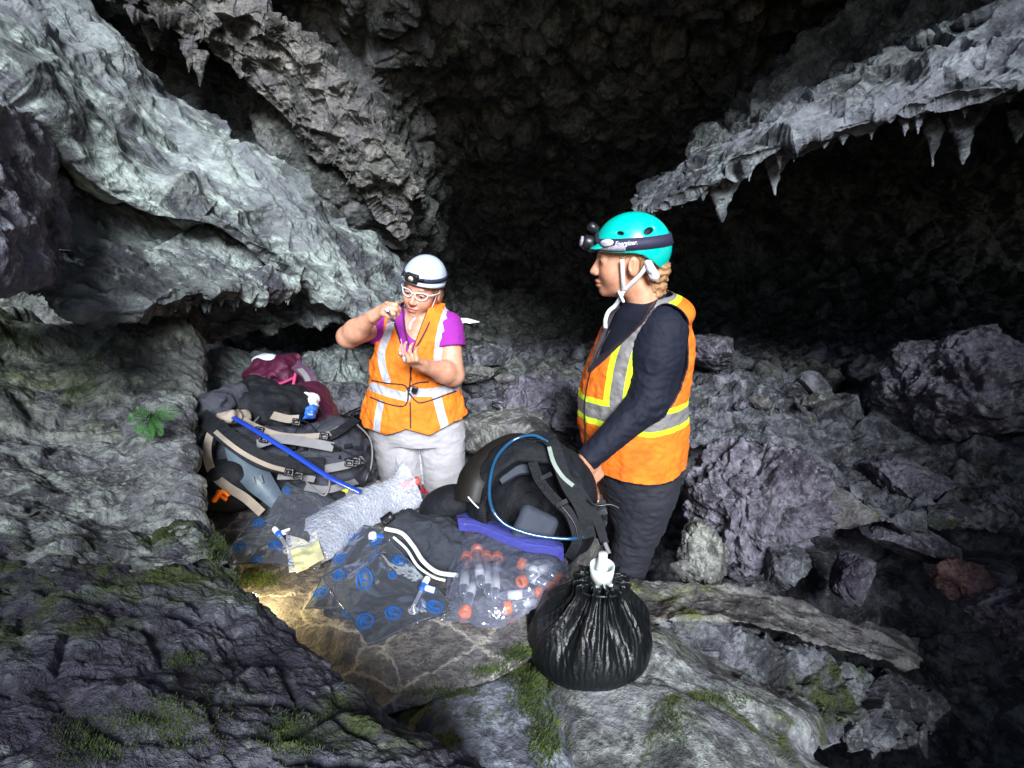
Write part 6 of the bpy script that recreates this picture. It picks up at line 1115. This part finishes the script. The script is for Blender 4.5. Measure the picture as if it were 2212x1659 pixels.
# ---- raised moss and tiny grass along the joints of the slab
def moss_tufts():
    bpy.context.view_layer.update(); rk = [o for o in COL.objects if o.get('kind') == 'structure' and o.name.split('.')[0] in ('rock_outcrop', 'stone_slab')]
    rg = random.Random(4); Vs = []; Fs = []; cid = []
    areas = [((1150, 1465), (38, 62), 1100, .008), ((1075, 1450), (60, 12), 260, .006), ((960, 1497), (80, 10), 300, .006), ((1125, 1415), (40, 14), 260, .008), ((1180, 1590), (30, 50), 420, .008), ((1560, 1510), (70, 16), 260, .005), ((1450, 1560), (30, 45), 200, .005),
             ((560, 1252), (38, 18), 500, .006), ((470, 1185), (34, 30), 400, .006), ((360, 1560), (110, 50), 1500, .0028), ((190, 1600), (70, 50), 800, .0028), ((620, 1590), (60, 45), 900, .003), ((400, 1430), (36, 22), 300, .003)]
    for (cx, cy), (sx, sy), n, h in areas:
        for _ in range(n):
            x, y = rg.gauss(cx, sx * .6), rg.gauss(cy, sy * .6); r = ray(x, y); r /= np.linalg.norm(r); best = None
            for o in rk:
                ok, loc, nor, _i = o.ray_cast(Vector(CAMP) - o.location, Vector(r))
                if ok:
                    w_ = loc + o.location; t = (w_ - Vector(CAMP)).length
                    if best is None or t < best[0]: best = (t, w_, nor)
            if best is None or best[2].z < .25: continue
            b = np.array(best[1]) - np.array(best[2]) * .001
            for q in range(3):
                a = rg.uniform(0, 6.28); hh = h * rg.uniform(.5, 1.4); wd = .0010 if h > .004 else .0006; d = np.array([math.cos(a), math.sin(a), 0]); s = np.array([-d[1], d[0], 0]); o_ = b + d * rg.uniform(0, .004); k = len(Vs)
                Vs += [o_ - s * wd, o_ + s * wd, o_ + d * hh * .3 + [0, 0, hh * .7], o_ + d * hh * .75 + [0, 0, hh]]; Fs.append([k, k + 1, k + 2]); Fs.append([k, k + 2, k + 3])
    m = simple('moss blades', (.045, .07, .012), .8, var=.8, sc=30)
    o = link('moss', mesh_from('moss', np.array(Vs), Fs, False), m); tag(o, 'olive green moss tufts along the cracks of the slab and rocks', 'moss', kind='stuff')
moss_tufts()
# ---- far glaring sliver: emissive plate set in the back rock, no opening behind
bpy.context.view_layer.update(); GD = 9.0
for o_ in [o for o in COL.objects if o.get('kind') == 'structure' and o.name.split('.')[0] in ('cave_ceiling', 'cave_floor', 'cave_wall')]:
    for x_, y_ in ((990, 694), (1010, 694), (1030, 696)):
        r_ = ray(x_, y_); l_ = np.linalg.norm(r_); ok_, lc_, nr_, _i = o_.ray_cast(Vector(CAMP) - o_.location, Vector(r_ / l_))
        if ok_: GD = min(GD, (lc_ + o_.location - Vector(CAMP)).length / l_ - .015)
gp = np.array([P(x, y, GD) for x, y in ((984, 689), (998, 688), (1012, 689), (1022, 692), (1036, 696), (1024, 697), (1014, 699), (1006, 697), (996, 699), (985, 695))]); gv = np.vstack([gp, gp + [0, .03, 0]]); gf_ = [list(range(10)), list(range(19, 9, -1))] + [[i, (i + 1) % 10, (i + 1) % 10 + 10, i + 10] for i in range(10)]
o = part('glowing_sliver', (gv, gf_), gm, None, smooth=False); tag(o, 'small glowing sliver in the dark behind the kneeling woman', 'light gap')
# ================================================================ LIGHT AND CAMERA
w = bpy.data.worlds.new('World'); S.world = w; w.use_nodes = True; nt = w.node_tree; bg = nt.nodes['Background']
sky = nt.nodes.new('ShaderNodeTexSky'); sky.sky_type = 'NISHITA'; sky.sun_disc = False
ELEV = math.radians(34); AZ = math.radians(180 - 10)     # sun behind the camera, slightly to the right
sky.sun_elevation = ELEV; sky.sun_rotation = AZ; sky.air_density = 1.0; sky.dust_density = 1.5
nt.links.new(sky.outputs[0], bg.inputs[0]); bg.inputs[1].default_value = .055
sd = bpy.data.lights.new('sun', 'SUN'); sd.energy = 4.5; sd.angle = math.radians(22); sd.color = (.90, .95, 1.0)
so = bpy.data.objects.new('sun', sd); COL.objects.link(so)
to = Vector((math.sin(AZ) * math.cos(ELEV), math.cos(AZ) * math.cos(ELEV), math.sin(ELEV)))
so.rotation_euler = to.to_track_quat('Z', 'Y').to_euler(); so.location = (0, -6, 5)
cd = bpy.data.cameras.new('camera'); cam = bpy.data.objects.new('camera', cd); COL.objects.link(cam); S.camera = cam
cam.location = CAMP.tolist(); cam.rotation_euler = (math.pi / 2 - PITCH, 0, 0); cd.sensor_width = 36; cd.lens = 36 * F / 2212; cd.clip_start = .02; cd.clip_end = 200
S.view_settings.view_transform = 'Standard'; S.view_settings.look = 'None'; S.view_settings.exposure = EXPO; S.view_settings.gamma = 1
S.cycles.max_bounces = 5; S.cycles.transparent_max_bounces = 24
